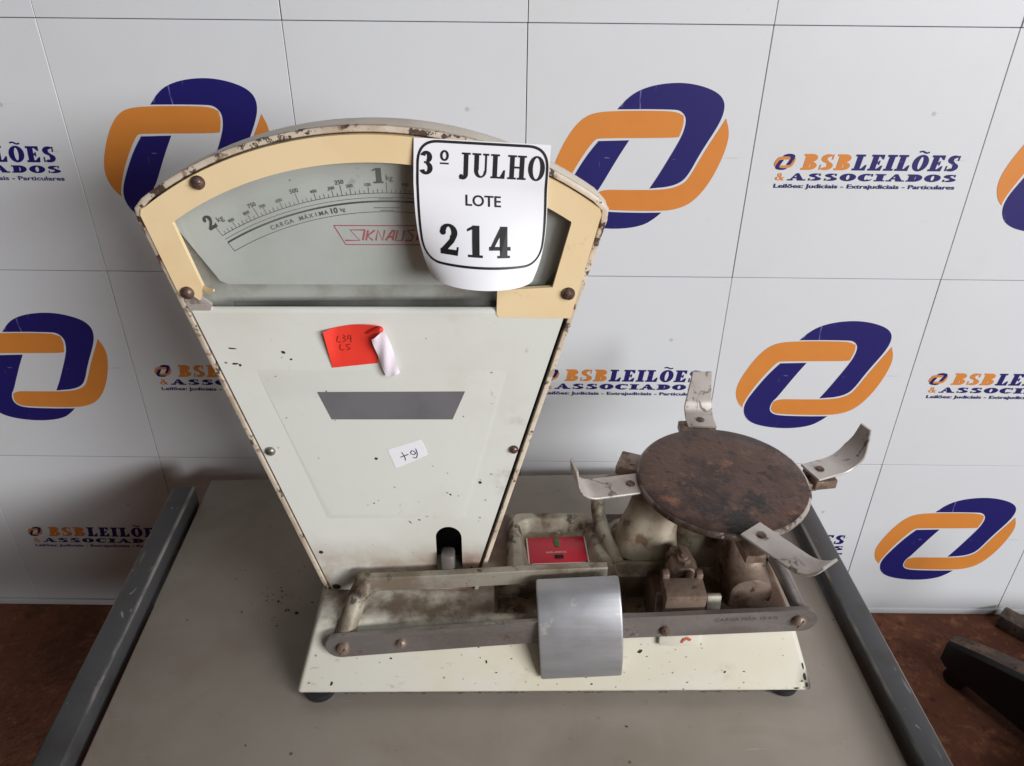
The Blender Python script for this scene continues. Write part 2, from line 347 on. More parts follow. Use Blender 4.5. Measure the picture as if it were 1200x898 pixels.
def plate(bm, outer, holes, yf, th, sink=0.0):
    """polygon in the x-z plane (front at y = yf, facing -y), thickness th"""
    loops = [outer] + list(holes); flat = [p for l in loops for p in l]
    V0 = [bm.verts.new((p[0], yf, p[1])) for p in flat]; V1 = [bm.verts.new((p[0], yf + th, p[1])) for p in flat]
    for t in tessellate_polygon([[Vector((p[0], p[1], 0)) for p in l] for l in loops]):
        try: bm.faces.new([V0[i] for i in t]); bm.faces.new([V1[i] for i in reversed(t)])
        except ValueError: pass
    o = 0
    for l in loops:
        n = len(l)
        for i in range(n):
            a = o + i; b = o + (i + 1) % n
            bm.faces.new((V0[a], V0[b], V1[b], V1[a]))
        o += n
def arc(cx, cz, r, a0, a1, n=24):
    return [(cx + r * math.cos(R(a0 + (a1 - a0) * i / n)), cz + r * math.sin(R(a0 + (a1 - a0) * i / n))) for i in range(n + 1)]
def rounded(poly, rad, n=5):
    """round the corners of a polygon; rad is one number or one per corner"""
    out = []; m = len(poly)
    for i in range(m):
        r = rad[i] if isinstance(rad, (list, tuple)) else rad
        p = Vector((*poly[i], 0)); a = Vector((*poly[i - 1], 0)); b = Vector((*poly[(i + 1) % m], 0))
        if r <= 0: out.append((p.x, p.y)); continue
        da = (a - p); db = (b - p); r = min(r, da.length * .45, db.length * .45); da.normalize(); db.normalize()
        s = p + da * r; e = p + db * r
        for k in range(n + 1):
            t = k / n; q = s * (1 - t) ** 2 + p * 2 * t * (1 - t) + e * t * t; out.append((q.x, q.y))
    return out
def pathpoly(pts, w):
    """an outline along a polyline in 2-D with width w"""
    P = [Vector((*p, 0)) for p in pts]; L_ = []; R_ = []
    for i, p in enumerate(P):
        t = (P[min(i + 1, len(P) - 1)] - P[max(i - 1, 0)]).normalized(); nn = Vector((-t.y, t.x, 0)) * w / 2
        L_.append(p + nn); R_.append(p - nn)
    return [(q.x, q.y) for q in L_] + [(q.x, q.y) for q in reversed(R_)]

class Print2D:
    """flat printed shapes in a plane; every shape sits a hair above the one before it"""
    def __init__(s): s.f = []; s.k = 0; s.mi = 0
    def poly(s, outer, holes=()):
        loops = [outer] + list(holes); flat = [p for l in loops for p in l]
        for t in tessellate_polygon([[Vector((p[0], p[1], 0)) for p in l] for l in loops]):
            s.f.append(([flat[i] for i in t], s.k, s.mi))
        s.k += 1
    def quads(s, a, b):
        for i in range(len(a) - 1): s.f.append(([a[i], a[i + 1], b[i + 1], b[i]], s.k, s.mi))
        s.k += 1
    def rect(s, x0, y0, x1, y1): s.f.append(([(x0, y0), (x1, y0), (x1, y1), (x0, y1)], s.k, s.mi)); s.k += 1
    def ring(s, cx, cy, ro, ri, a0=0, a1=360, n=28, ci=None):
        ci = ci or (cx, cy)
        A = [(cx + ro[0] * math.cos(R(a0 + (a1 - a0) * i / n)), cy + ro[1] * math.sin(R(a0 + (a1 - a0) * i / n))) for i in range(n + 1)]
        B = [(ci[0] + ri[0] * math.cos(R(a0 + (a1 - a0) * i / n)), ci[1] + ri[1] * math.sin(R(a0 + (a1 - a0) * i / n))) for i in range(n + 1)]
        s.quads(A, B)
    def line(s, pts, w):
        q = pathpoly(pts, w); n = len(pts); s.quads(q[:n], list(reversed(q[n:])))
    def add(s, o, fx):
        for f, k, mi in o.f: s.f.append(([fx(*p) for p in f], s.k + k, s.mi))
        s.k += o.k
    def mesh(s, fmap, step=1e-5):
        bm = bmesh.new()
        for f, k, mi in s.f:
            try:
                fa = bm.faces.new([bm.verts.new(fmap(p[0], p[1], k * step)) for p in f]); fa.material_index = mi
            except ValueError: pass
        me = bpy.data.meshes.new('print'); bm.to_mesh(me); bm.free(); return me
def flatxz(y): return lambda x, z, e: (x, y - e, z)

# ---- lettering: heavy roman capitals drawn as strokes, cap height 1
def glyph(ch, s=.24, t=.09):
    g = Print2D(); w = .7
    def stem(x, y0=0, y1=1, sw=None): g.rect(x, y0, x + (sw or s), y1)
    def serif(x, y, half=.11, sw=None):
        sw = sw or s; g.rect(x - half, y, x + sw + half, y + t)
    if ch in 'BD':
        stem(.1); g.rect(0, 0, .45, t); g.rect(0, 1 - t, .45, 1)
        if ch == 'B':
            g.ring(.42, .75, (.32, .25), (.32 - s, .25 - t), -90, 90); g.ring(.42, .265, (.38, .265), (.38 - s, .265 - t), -90, 90)
            g.rect(.3, .5 - t * .4, .45, .5 + t * .6); w = .84
        else:
            g.ring(.42, .5, (.42, .5), (.42 - s, .5 - t), -90, 90); w = .88
    elif ch == 'S':
        g.ring(.37, .735, (.33, .265), (.33 - s, .265 - t * 1.3), 40, 262); g.ring(.38, .265, (.36, .265), (.36 - s, .265 - t * 1.3), -140, 82)
        g.poly([(.13, .60), (.32, .50), (.66, .40), (.60, .42), (.40, .50 + t), (.28, .57)]); g.rect(.30, .44, .46, .56)
        g.rect(.58, .66, .66, .98); g.rect(.05, .02, .13, .34); w = .78
    elif ch == 'L':
        stem(.1); serif(.1, 1 - t); g.rect(0, 0, .74, t); g.poly([(.74, 0), (.76, .36), (.68, .36), (.5, t)]); w = .80
    elif ch == 'E':
        stem(.1); g.rect(0, 0, .74, t); g.rect(0, 1 - t, .72, 1); g.rect(.3, .5 - t / 2, .52, .5 + t / 2)
        g.poly([(.74, 0), (.77, .33), (.69, .33), (.5, t)]); g.poly([(.5, 1 - t), (.67, .70), (.73, .70), (.72, 1)]); g.rect(.50, .36, .57, .64); w = .82
    elif ch == 'I':
        stem(.1); serif(.1, 0); serif(.1, 1 - t); w = .22 + s
    elif ch in 'OÕ':
        g.ring(.44, .5, (.44, .52), (.44 - s, .52 - t), 0, 360, 40)
        if ch == 'Õ': g.line([(.16 + .56 * i / 12, 1.18 + .05 * math.sin(i / 12 * 2 * math.pi)) for i in range(13)], .10)
        w = .90
    elif ch == 'A':
        g.poly([(.08, 0), (.18, 0), (.46, .86), (.40, 1)]); g.poly([(.40, 1), (.54, 1), (.90, 0), (.90 - s * 1.1, 0)]); g.rect(.22, .28, .62, .28 + t)
        g.rect(-.02, 0, .30, t); g.rect(.54, 0, .99, t); w = .99
    elif ch == 'C':
        g.ring(.44, .5, (.44, .52), (.44 - s, .52 - t), 45, 318, 34); g.rect(.70, .64, .78, 1.0); g.poly([(.66, .12), (.78, .20), (.80, .30), (.70, .22)]); w = .84
    elif ch == '&':
        g.ring(.40, .76, (.22, .24), (.08, .14)); g.ring(.34, .26, (.34, .27), (.13, .16)); g.poly([(.30, .70), (.50, .66), (.92, 0), (.66, 0)]); g.line([(.55, .2), (.78, .42), (.92, .44)], .1); w = .95
    elif ch == 'U':
        stem(.1, .3); serif(.1, 1 - t); stem(.66, .3, 1, .10); g.rect(.55, 1 - t, .87, 1)
        g.ring(.43, .3, (.33, .31), (.33 - s * .72, .31 - t), 180, 360, ci=(.47, .3)); w = .88
    elif ch == 'J':
        stem(.24, .10); serif(.24, 1 - t); g.ring(.20, .12, (.04 + s, .24), (.04, .15), -95, 2); g.ring(.12, .0, (.11, .11), (.001, .001)); w = .60
    elif ch == 'H':
        stem(.1); stem(.62); serif(.1, 0); serif(.1, 1 - t); serif(.62, 0); serif(.62, 1 - t); g.rect(.3, .5 - t / 2, .65, .5 + t / 2); w = .98
    elif ch == '1':
        stem(.22); g.rect(.05, 0, .6, t); g.poly([(.02, .80), (.22, .88), (.40, 1), (.26, 1), (.02, .88)]); w = .62
    elif ch == '2':
        q_ = s * .82
        g.ring(.32, .72, (.30, .28), (.30 - q_, .28 - t * 1.2), -32, 160); g.poly([(.600, .66), (.38, .64), (.36, .52), (.02, .15), (.02, .04), (.20, .10), (.50, .42), (.578, .57)])
        g.rect(.02, 0, .60, s * .72); g.poly([(.56, 0), (.62, 0), (.66, .28), (.60, .28)]); g.ring(.125, .73, (.105, .105), (.001, .001)); w = .70
    elif ch == '3':
        g.ring(.32, .74, (.29, .26), (.29 - s, .26 - t * 1.3), -80, 165); g.ring(.31, .27, (.33, .28), (.33 - s, .28 - t * 1.3), -160, 88); g.rect(.22, .47, .40, .56); w = .70
    elif ch == '4':
        g.rect(.40, 0, .40 + s, 1); g.rect(.02, .24, .76, .24 + t * 1.5); g.poly([(.02, .24), (.14, .24), (.52, .92), (.50, 1), (.42, 1)]); g.rect(.30, 0, .74, t); w = .78
    return g, w
def word(text, h, wid, s=.24, t=.09, gap=.06, slant=0.0):
    """a line of capitals fitted into width wid and height h, origin at the lower left"""
    out = Print2D(); x = 0; parts = []
    for ch in text:
        if ch == ' ': x += .38; continue
        g, w = glyph(ch, s, t); parts.append((g, x)); x += w + gap
    x -= gap; k = wid / x
    for g, gx in parts: out.add(g, lambda a, b, gx=gx: ((gx + a) * k + slant * b * h, b * h))
    return out
def sans(text, h, wid=None, bold=0.0, align='LEFT'):
    """built-in sans letters as flat 2-D faces, origin at the lower left, height of capitals about h"""
    c = bpy.data.curves.new('t', 'FONT'); c.body = text; c.size = h / .73; c.offset = bold * h; c.resolution_u = 3
    o = bpy.data.objects.new('t', c); COL.objects.link(o)
    dg = bpy.context.evaluated_depsgraph_get(); me = bpy.data.meshes.new_from_object(o.evaluated_get(dg))
    COL.objects.unlink(o); bpy.data.objects.remove(o)
    xs = [v.co.x for v in me.vertices]; x0, x1 = min(xs), max(xs); k = wid / (x1 - x0) if wid else 1.0
    g = Print2D()
    for p in me.polygons: g.f.append(([((me.vertices[i].co.x - x0) * k, me.vertices[i].co.y) for i in p.vertices], 0, 0))
    g.k = 1; g.w = (x1 - x0) * k; bpy.data.meshes.remove(me); return g

# ------------------------------------------------------------------ floor
ZF = -0.304
bm = bmesh.new(); bmesh.ops.create_grid(bm, x_segments=2, y_segments=2, size=6, matrix=Matrix.Translation((0, -2, ZF)))
o = obj('floor', finish(bm, 0), M['floor']); o['kind'] = 'structure'

# ------------------------------------------------------------------ wall of printed panels
WY = 0.92; CW = 0.261738; CH = 0.291183; X0 = -0.511453; Z0 = 0.582046
wall = thing('printed_wall', 'white panelled backdrop wall printed with orange and navy emblems behind the table', 'wall', (0, WY, ZF))
GAP = .00045
bm = bmesh.new(); box(bm, (X0 + 2 * CW, .045, (Z0 + CH + .003 - (Z0 - 3 * CH)) / 2 + (Z0 - 3 * CH) - ZF), (9 * CW, .07, 4 * CH - .004)); obj('backing', finish(bm, 0), M['wall_back'], wall)
bm = bmesh.new(); zb = Z0 - 3 * CH - ZF
box(bm, (X0 + 2 * CW, .006, (zb - .0015) / 2), (9 * CW, .016, zb - .0015), bev=.001); obj('skirting_strip', finish(bm), M['wall'], wall)
bm = bmesh.new(); box(bm, (0, .006, 0), (CW - 2 * GAP, .012, CH - 2 * GAP), bev=.0004, seg=1); PANEL = finish(bm); PANEL.materials.append(M['wall'])

def chaikin(poly, it=2, hard=48):
    P = [Vector((*p, 0)) for p in poly]
    for _ in range(it):
        out = []; n = len(P)
        for i in range(n):
            a, p, b = P[i - 1], P[i], P[(i + 1) % n]
            if (p - a).length < 1e-9 or (b - p).length < 1e-9: continue
            if (p - a).angle(b - p) > R(hard): out.append(p); continue
            out.append(p * .75 + a * .25); out.append(p * .75 + b * .25)
        P = out
    return P
def inset(P, d):
    n = len(P); ar = sum(P[i - 1].x * P[i].y - P[i].x * P[i - 1].y for i in range(n)); sg = 1 if ar > 0 else -1; out = []
    for i in range(n):
        e1 = (P[i] - P[i - 1]).normalized(); e2 = (P[(i + 1) % n] - P[i]).normalized()
        nn = Vector((-(e1.y + e2.y), e1.x + e2.x, 0)) * sg; nn = nn.normalized() if nn.length > 1e-6 else nn
        out.append((P[i].x + nn.x * d, P[i].y + nn.y * d))
    return out
EO1 = [(.169, .671), (.143, .652), (.118, .604), (.115, .547), (.143, .472), (.189, .39), (.239, .336), (.294, .312), (.388, .305), (.541, .303), (.644, .305), (.680, .322), (.686, .358), (.671, .406), (.655, .412), (.324, .416), (.304, .421), (.265, .471), (.211, .556), (.173, .640)]
EN1 = [(.317, .421), (.455, .418), (.391, .525), (.339, .617), (.324, .631), (.314, .669), (.328, .695), (.367, .708), (.476, .711), (.631, .711), (.609, .735), (.546, .775), (.42, .791), (.289, .778), (.211, .749), (.175, .70), (.173, .642), (.213, .565), (.267, .48)]
EO2 = [(.314, .669), (.324, .631), (.357, .615), (.455, .616), (.634, .614), (.701, .594), (.73, .569), (.776, .475), (.823, .392), (.861, .329), (.881, .365), (.889, .41), (.875, .483), (.833, .586), (.773, .664), (.709, .698), (.622, .711), (.367, .708), (.328, .695)]
EN2 = [(.387, .304), (.421, .264), (.472, .229), (.551, .206), (.651, .198), (.738, .209), (.813, .234), (.848, .268), (.852, .312), (.833, .365), (.774, .466), (.729, .563), (.692, .594), (.633, .61), (.559, .614), (.612, .523), (.672, .412), (.686, .367), (.686, .331), (.662, .308), (.627, .304)]
def emblem2d(pols, k=1.0, d=.0009):
    g = Print2D()
    for p in pols:
        q = chaikin([((x - .5) * CW, (.5 - y) * CH) for x, y in p]); g.poly(inset(q, d))
    return g
M_OR = emblem2d([EO1, EO2]); M_NV = emblem2d([EN1, EN2])
ME_OR = M_OR.mesh(flatxz(-.0003)); ME_OR.materials.append(M['orange']); ME_NV = M_NV.mesh(flatxz(-.0003)); ME_NV.materials.append(M['navy'])
# the firm's name: mini emblem, two lines of capitals and a line of small letters
cx = lambda u: (u - .5) * CW
cz = lambda v: (.5 - v) * CH
def lettering():
    g = Print2D(); hB = .064 * CH
    g.mi = 0; bsb = word('BSB', hB, (.440 - .222) * CW, .32, .13, .07, .12); g.add(bsb, lambda x, y: (cx(.222) + x, cz(.530) + y))
    g.mi = 1; lei = word('LEILÕES', hB, (.918 - .450) * CW, .32, .13, .09, .12); g.add(lei, lambda x, y: (cx(.450) + x, cz(.530) + y))
    g.mi = 0; am = word('&', .030 * CH, .042 * CW, .2, .1); g.add(am, lambda x, y: (cx(.118) + x, cz(.573) + y))
    g.mi = 1; ass = word('ASSOCIADOS', .030 * CH, (.926 - .174) * CW, .34, .18, .10, .12); g.add(ass, lambda x, y: (cx(.174) + x, cz(.573) + y))
    tg = sans('Leilões: Judiciais - Extrajudiciais - Particulares', .017 * CH, (.930 - .118) * CW, .035); g.add(tg, lambda x, y: (cx(.118) + x, cz(.603) + y))
    f = lambda x, y: (cx(.148) + x * .118, cz(.499) + y * .112)
    g.mi = 0; g.add(M_OR, f); g.mi = 1; g.add(M_NV, f)
    return g.mesh(flatxz(-.0003), 3e-6)
ME_TX = lettering(); ME_TX.materials.append(M['orange']); ME_TX.materials.append(M['navy'])
for c in range(-2, 7):
    for r in range(-1, 3):
        p = obj('panel', PANEL, M['wall'], wall); p.rotation_euler = (R(random.uniform(-.10, .10)), 0, R(random.uniform(-.12, .12))); p.location = (X0 + (c + .5) * CW + random.uniform(-1, 1) * .0002, random.uniform(-1, 1) * .0004, Z0 - (r + .5) * CH - ZF)
        if (c + r) % 2 == 0:
            obj('orange_ring', ME_OR, M['orange'], p); obj('navy_ring', ME_NV, M['navy'], p)
        else:
            obj('lettering', ME_TX, [M['orange'], M['navy']], p)

# ------------------------------------------------------------------ table
TY = R(2.375)
table = thing('work_table', 'low table with beige grey top and dark steel side rails under the weighing scale', 'table', (0, 0, 0), TY)
bm = bmesh.new(); box(bm, (.0070, .4975, -.010), (.778, .775, .020), bev=.0012); obj('table_top', finish(bm), M['top'], table)
for x, w in ((-.4045, .029), (.4150, .028)):
    bm = bmesh.new(); box(bm, (x, .480, .001), (w, .742, .034), bev=.0025, seg=3); obj('side_rail', finish(bm), M['rail'], table)
for y in (.125, .845):
    bm = bmesh.new(); box(bm, (.006, y, -.036), (.788, .028, .030), bev=.0025); obj('cross_rail', finish(bm), M['rail'], table)
for x in (-.4045, .4150):
    for y in (.13, .83):
        bm = bmesh.new(); box(bm, (x, y, (ZF - .017) / 2), (.028, .028, -ZF - .0175), bev=.002); obj('leg', finish(bm), M['rail'], table)

# ------------------------------------------------------------------ the scale
OX = Vector((.045, .61, 0)); OY = R(1.1)
RM = Matrix.Translation(OX) @ Matrix.Rotation(OY, 4, 'Z')
sc = thing('counter_scale', 'old cream white fan dial counter scale with rusty round plate and sliding weight', 'weighing scale', OX, OY)
FY = -.0225

# base casting: hollow frustum with a pit in its top
def base_mesh():
    bm = bmesh.new()
    zb, zt = .012, .088
    def q(x, y, z): return bm.verts.new((x, y, z))
    bx0, bx1, by0, by1 = -.2615, .2612, -.091, .118
    tx0, tx1, ty0, ty1 = -.238, .2345, -.064, .096
    xs = [tx0, -.062, .100, tx1]; ys = [ty0, -.052, -.004, ty1]
    T = [[q(x, y, zt) for x in xs] for y in ys]
    for j in range(3):
        for i in range(3):
            if (i, j) == (1, 1): continue
            bm.faces.new((T[j][i], T[j][i + 1], T[j + 1][i + 1], T[j + 1][i]))
    pit = [T[1][1], T[1][2], T[2][2], T[2][1]]
    low = [q(v.co.x, v.co.y, .058) for v in pit]
    for i in range(4): bm.faces.new((pit[i], pit[(i + 1) % 4], low[(i + 1) % 4], low[i]))
    bm.faces.new(low)
    ring_t = T[0] + [T[1][3], T[2][3]] + list(reversed(T[3])) + [T[2][0], T[1][0]]
    def side(px, py, z0=zb):
        return q(px, py, z0)
    ring_b = []
    for v in ring_t:
        fx = (v.co.x - tx0) / (tx1 - tx0); fy = (v.co.y - ty0) / (ty1 - ty0)
        ring_b.append(q(bx0 + fx * (bx1 - bx0), by0 + fy * (by1 - by0), zb))
    n = len(ring_t)
    for i in range(n): bm.faces.new((ring_b[i], ring_b[(i + 1) % n], ring_t[(i + 1) % n], ring_t[i]))
    # inner skin a little inside, closed below
    bm.faces.new(list(reversed(ring_b)))
    bmesh.ops.recalc_face_normals(bm, faces=bm.faces)
    es = [e for e in bm.edges if len(e.link_faces) == 2 and e.calc_face_angle(0) > R(25)]
    bmesh.ops.bevel(bm, geom=es, offset=.0045, segments=3, affect='EDGES', profile=.5)
    return finish(bm, 40)
obj('base', base_mesh(), M['enamel'], sc)
bm = bmesh.new(); box(bm, (.019, -.028, .0592), (.155, .040, .002)); obj('pit_dirt', finish(bm, 0), M['rust_steel'], sc, 'dark rusty grime in the hollow of the base')
for x, y in ((-.240, -.078), (.236, -.074), (-.236, .098), (.232, .098)):
    bm = bmesh.new(); lathe(bm, [(.001, 0), (.013, 0), (.0155, .003), (.0175, .013), (.001, .013)], (x, y, 0), 28); obj('foot', finish(bm), M['rubber'], sc)

# casing of the fan-shaped head
ACX, ACZ = -.153, .2525
def fan(d, zbot=.0875):
    """casing outline inset by d"""
    xl = lambda z: -.2355 - .2475 * (z - .088) + d * 1.03
    xr = lambda z: -.0790 + .2640 * (z - .088) - d * 1.03
    Rr = .303 - d
    # where the sides meet the arc
    def meet(fn, sgn):
        z = .5
        for _ in range(30):
            x = fn(z); z = ACZ + math.sqrt(max(Rr ** 2 - (x - ACX) ** 2, 1e-6))
        return fn(z), z
    L0 = meet(xl, -1); R0 = meet(xr, 1)
    aL = math.degrees(math.atan2(L0[1] - ACZ, L0[0] - ACX)); aR = math.degrees(math.atan2(R0[1] - ACZ, R0[0] - ACX))
    poly = [(xl(zbot + d * 0), zbot), (xr(zbot), zbot)]
    A = arc(ACX, ACZ, Rr, aR + 2.2, aL - 2.2, 40)
    lo = lambda P, fn: (fn(P[1] - .010), P[1] - .010)
    poly += [lo(R0, xr)] + [( (R0[0]*.62 + (lo(R0, xr)[0])*.19 + A[0][0]*.19), (R0[1]*.62 + lo(R0, xr)[1]*.19 + A[0][1]*.19) )] + A
    poly += [( (L0[0]*.62 + lo(L0, xl)[0]*.19 + A[-1][0]*.19), (L0[1]*.62 + lo(L0, xl)[1]*.19 + A[-1][1]*.19) ), lo(L0, xl)]
    return poly
def casing_mesh():
    bm = bmesh.new()
    A = fan(0); B = fan(.004); C = fan(.0045); D2 = fan(.014)
    def ringv(P, y): return [(p[0], y, p[1]) for p in P]
    loft(bm, [ringv(fan(.006), FY + .052), ringv(fan(.0025), FY + .03), ringv(fan(.0025), FY + .004), ringv(fan(.0005), FY + .004), ringv(A, FY + .0045), ringv(A, FY + .02), ringv(fan(.001), FY + .030), ringv(fan(.004), FY + .038), ringv(D2, FY + .050), ringv(fan(.03), FY + .056)], cap=False)
    # back wall
    P = fan(.03); V = [bm.verts.new((p[0], FY + .056, p[1])) for p in P]
    bm.faces.new(V)
    return finish(bm, 40)
obj('casing', casing_mesh(), M['casing'], sc)
def rim_mesh():
    bm = bmesh.new(); A = fan(-.0004); B = fan(.0042)
    rg = lambda P, y: [(p[0], y, p[1]) for p in P]
    n = len(A)
    rings = [rg(A, FY + .005), rg(A, FY + .0008), rg(fan(.0006), FY), rg(fan(.0036), FY), rg(B, FY + .0008), rg(B, FY + .006)]
    vr = [[bm.verts.new(p) for p in r] for r in rings]
    for a, b in zip(vr, vr[1:] + vr[:1]):
        for i in range(n):
            if i == 0: continue                       # open along the bottom edge
            bm.faces.new((a[i], a[(i + 1) % n], b[(i + 1) % n], b[i]))
    return finish(bm, 40)
obj('casing_rim', rim_mesh(), M['rim'], sc, 'off white casing lip with rust showing through chipped paint')
FN = [p for p in fan(.0046, .0885) if p[1] > .39]
bm = bmesh.new(); plate(bm, [(-.3065, .398), (-.0010, .398)] + FN, [], .0008, .002); obj('dial_backing', finish(bm, 0), M['interior'], sc)
bm = bmesh.new(); box(bm, (-.154, .003, .3985), (.300, .040, .002)); plate(bm, fan(.012, .0885)[:2] + [(.001, .397), (-.305, .397)], [], FY + .050, .002); obj('shade_lining', finish(bm, 0), M['dark'], sc)  # near-black colour stands in for the shade behind the slot

# bezel: a C of yellowed plastic, broken away at its lower left
def bezel_poly():
    bx, bz = -.153, .2535; ro, ri = .2965, .2762
    out = arc(bx, bz, ro, 54.7, 125.5, 40)            # from right to left over the top
    inn = arc(bx, bz, ri, 124.0, 56.8, 40)
    P = [(.0015, .4015), (.0212, .4905), (.0200, .4945)] + out + [(-.3285, .4935), (-.3300, .4885), (-.3148, .4232), (-.3105, .4185), (-.3040, .4215), (-.2990, .4170), (-.2940, .4275)] + [(-.3068, .4815)] + inn + [(-.0016, .4830), (-.0141, .4294), (-.0587, .4266), (-.0594, .4050), (-.0575, .4025)]
    return P
bm = bmesh.new(); plate(bm, bezel_poly(), [], FY - .0015, .0045); obj('bezel', finish(bm, 30), M['bezel'], sc, 'yellowed cream bezel broken away at its lower left')
bm = bmesh.new(); strip(bm, [(-.2945, FY - .001, .4275), (-.289, FY - .004, .4265), (-.284, FY - .0065, .4285)], (0, .3, 1), [.006, .005, .002], .0012); obj('bezel_splinter', finish(bm), M['bezel'], sc)
bm = bmesh.new(); plate(bm, rounded([(-.3125, .4175), (-.2990, .4200), (-.2905, .4130), (-.2925, .4070), (-.3035, .4045), (-.3085, .4050)], .002), [], FY - .0003, .003); obj('bracket_tab', finish(bm), M['arm'], sc)

# dial and glass
DY = -.0065
dialp = [(-.020, .4235)] + [(-.2800, .4235), (-.2860, .4265), (-.3110, .4700)] + arc(-.153, .2535, .286, 128, 53, 30)
bm = bmesh.new(); plate(bm, dialp, [], DY, .0015); dial = obj('dial', finish(bm, 0), M['dial'], sc, 'grey dial plate printed with an arched two kilogram scale')
gl = Print2D(); gr = Print2D(); gt = Print2D()
# printed arcs share a centre; find it from the scale line
c1x, c1z, r1 = -.1440, .2325, .2685
dcor = lambda x, z: (x, z)
def polar(a, r): return (c1x + r * math.sin(R(a)), c1z + r * math.cos(R(a)))
AL, AR = -29.7, 29.7
gl.line([polar(AL + (AR - AL) * i / 60, r1) for i in range(51)], .0005)
gl.line([polar(AL + (AR - AL) * i / 60, r1 - .0035) for i in range(51)], .0004)
gl.line([polar(AL + (AR - AL) * i / 60, r1 - .0066) for i in range(51)], .0015)
gl.line([polar(AL + (AR - AL) * i / 60, r1 - .0150) for i in range(51)], .0005)
gl.line([polar(AL, r1 - .0150), polar(AL, r1 - .0066)], .0005)
NT = 80
for i in range(NT + 1):
    a = AL + (AR - AL) * i / NT; h = .0026
    if i % 2 == 0: h = .0034
    if i % 4 == 0: h = .0052
    if i % 10 == 0: h = .0085
    if a > 20: continue
    gl.line([polar(a, r1), polar(a, r1 + h)], .00040)
def lab(txt, a, r, h, bold=.02, g=None):
    s = sans(txt, h, None, bold); ca, sa = math.cos(R(a)), math.sin(R(a)); px, pz = polar(a, r)
    gl.add(s, lambda x, y: (px + (x - s.w / 2) * ca + y * sa, pz - (x - s.w / 2) * sa + y * ca))
for k in range(1, 20):
    if k in (5, 10, 15): continue
    a = AL + (AR - AL) * k / 20
    if a > 18: continue
    lab(str((1000 - (k % 10) * 100) % 1000), a, r1 + .0058, .0026)
for k, tx in ((2.5, '750'), (5, '500'), (7.5, '250'), (12.5, '750'), (15, '500')):
    lab(tx, AL + (AR - AL) * k / 20, r1 + .0092, .0034)
for tx, a in (('2', AL - .2), ('1', -1.2)):
    w_ = word(tx, .0118, .0085, .30, .12); ca, sa = math.cos(R(a)), math.sin(R(a)); px, pz = polar(a, r1 + .0078)
    gl.add(w_, lambda x, y: (px + (x - .0045) * ca + y * sa, pz - (x - .0045) * sa + y * ca))
    lab('kg', a + 1.75, r1 + .0100, .0046, 0)
s = 'CARGA MÁXIMA'; 
for i, ch in enumerate(s):
    if ch != ' ': lab(ch, -21.0 + i * .92, r1 - .0128, .0036, .01)
lab('10', -9.4, r1 - .0130, .0048, .02); lab('kg', -7.9, r1 - .0122, .0032, .0)
for wv, dz in ((.0115, -.0030), (.0210, -.0052), (.0210, -.0100), (.0115, -.0122)):
    gl.line([polar(-.2 - wv / r1 * 28.6, r1 + dz - .0015), polar(-.2 + wv / r1 * 28.6, r1 + dz - .0015)], .0005)
obj('dial_scale', gl.mesh(flatxz(DY - .0002), 3e-6), M['dialink'], dial)
# red maker's name in a slanted frame
fx0, fx1, fz0, fz1 = -.1880, -.0860, .4585, .4745
fr_ = [(fx0, fz1), (fx0 + .008, fz0), (fx1 - .006, fz0), (fx1, fz1)]
for a, b in zip(fr_, fr_[1:] + fr_[:1]): gr.line([a, b], .0008)
LET = {'I': [[(.2, 0), (.2, 1)]], 'K': [[(0, 0), (0, 1)], [(.75, 1), (.05, .45), (.75, 0)]], 'N': [[(0, 0), (0, 1), (.75, 0), (.75, 1)]], 'A': [[(0, 0), (.55, 1), (.75, 1), (.75, 0)], [(.2, .36), (.75, .36)]],
       'U': [[(0, 1), (0, 0), (.75, 0), (.75, 1)]], 'S': [[(.8, 1), (0, 1), (.75, .45), (.7, 0), (-.1, 0)]], 'E': [[(.75, 1), (0, 1), (0, 0), (.75, 0)], [(0, .5), (.6, .5)]], 'G': [[(.75, .85), (.6, 1), (.1, 1), (0, .8), (0, .2), (.15, 0), (.75, 0), (.75, .45), (.4, .45)]]}
lx = fx0 + .0205; lh = .0086
for ch_ in 'IKNAUSIENG':
    for st in LET[ch_]: gr.line([(lx + a * .0072 + b * lh * .26, fz0 + .0036 + b * lh) for a, b in st], .0015)
    lx += .0040 if ch_ == 'I' else .0078
gr.line([(fx0 + .0080, fz0 + .0036), (fx0 + .0195, fz0 + .0036), (fx0 + .0125, fz1 - .0036), (fx0 + .0245, fz1 - .0036)], .00125)
obj('maker_name', gr.mesh(flatxz(DY - .0002), 3e-6), M['dialred'], dial)
bm = bmesh.new(); plate(bm, [(-.004, .4065), (-.2990, .4065), (-.3100, .4400), (-.3100, .4760)] + arc(-.153, .2535, .2868, 128, 53, 30)[::1], [], FY + .0068, .0016); obj('glass_pane', finish(bm, 0), M['glass'], sc)

bm = bmesh.new(); box(bm, (-.166, FY + .0095, .4098), (.220, .002, .0042), (0, R(-.4), 0)); obj('shade_strip', finish(bm, 0), M['dark'], sc)  # dark strip added as the shade line between dial and panel
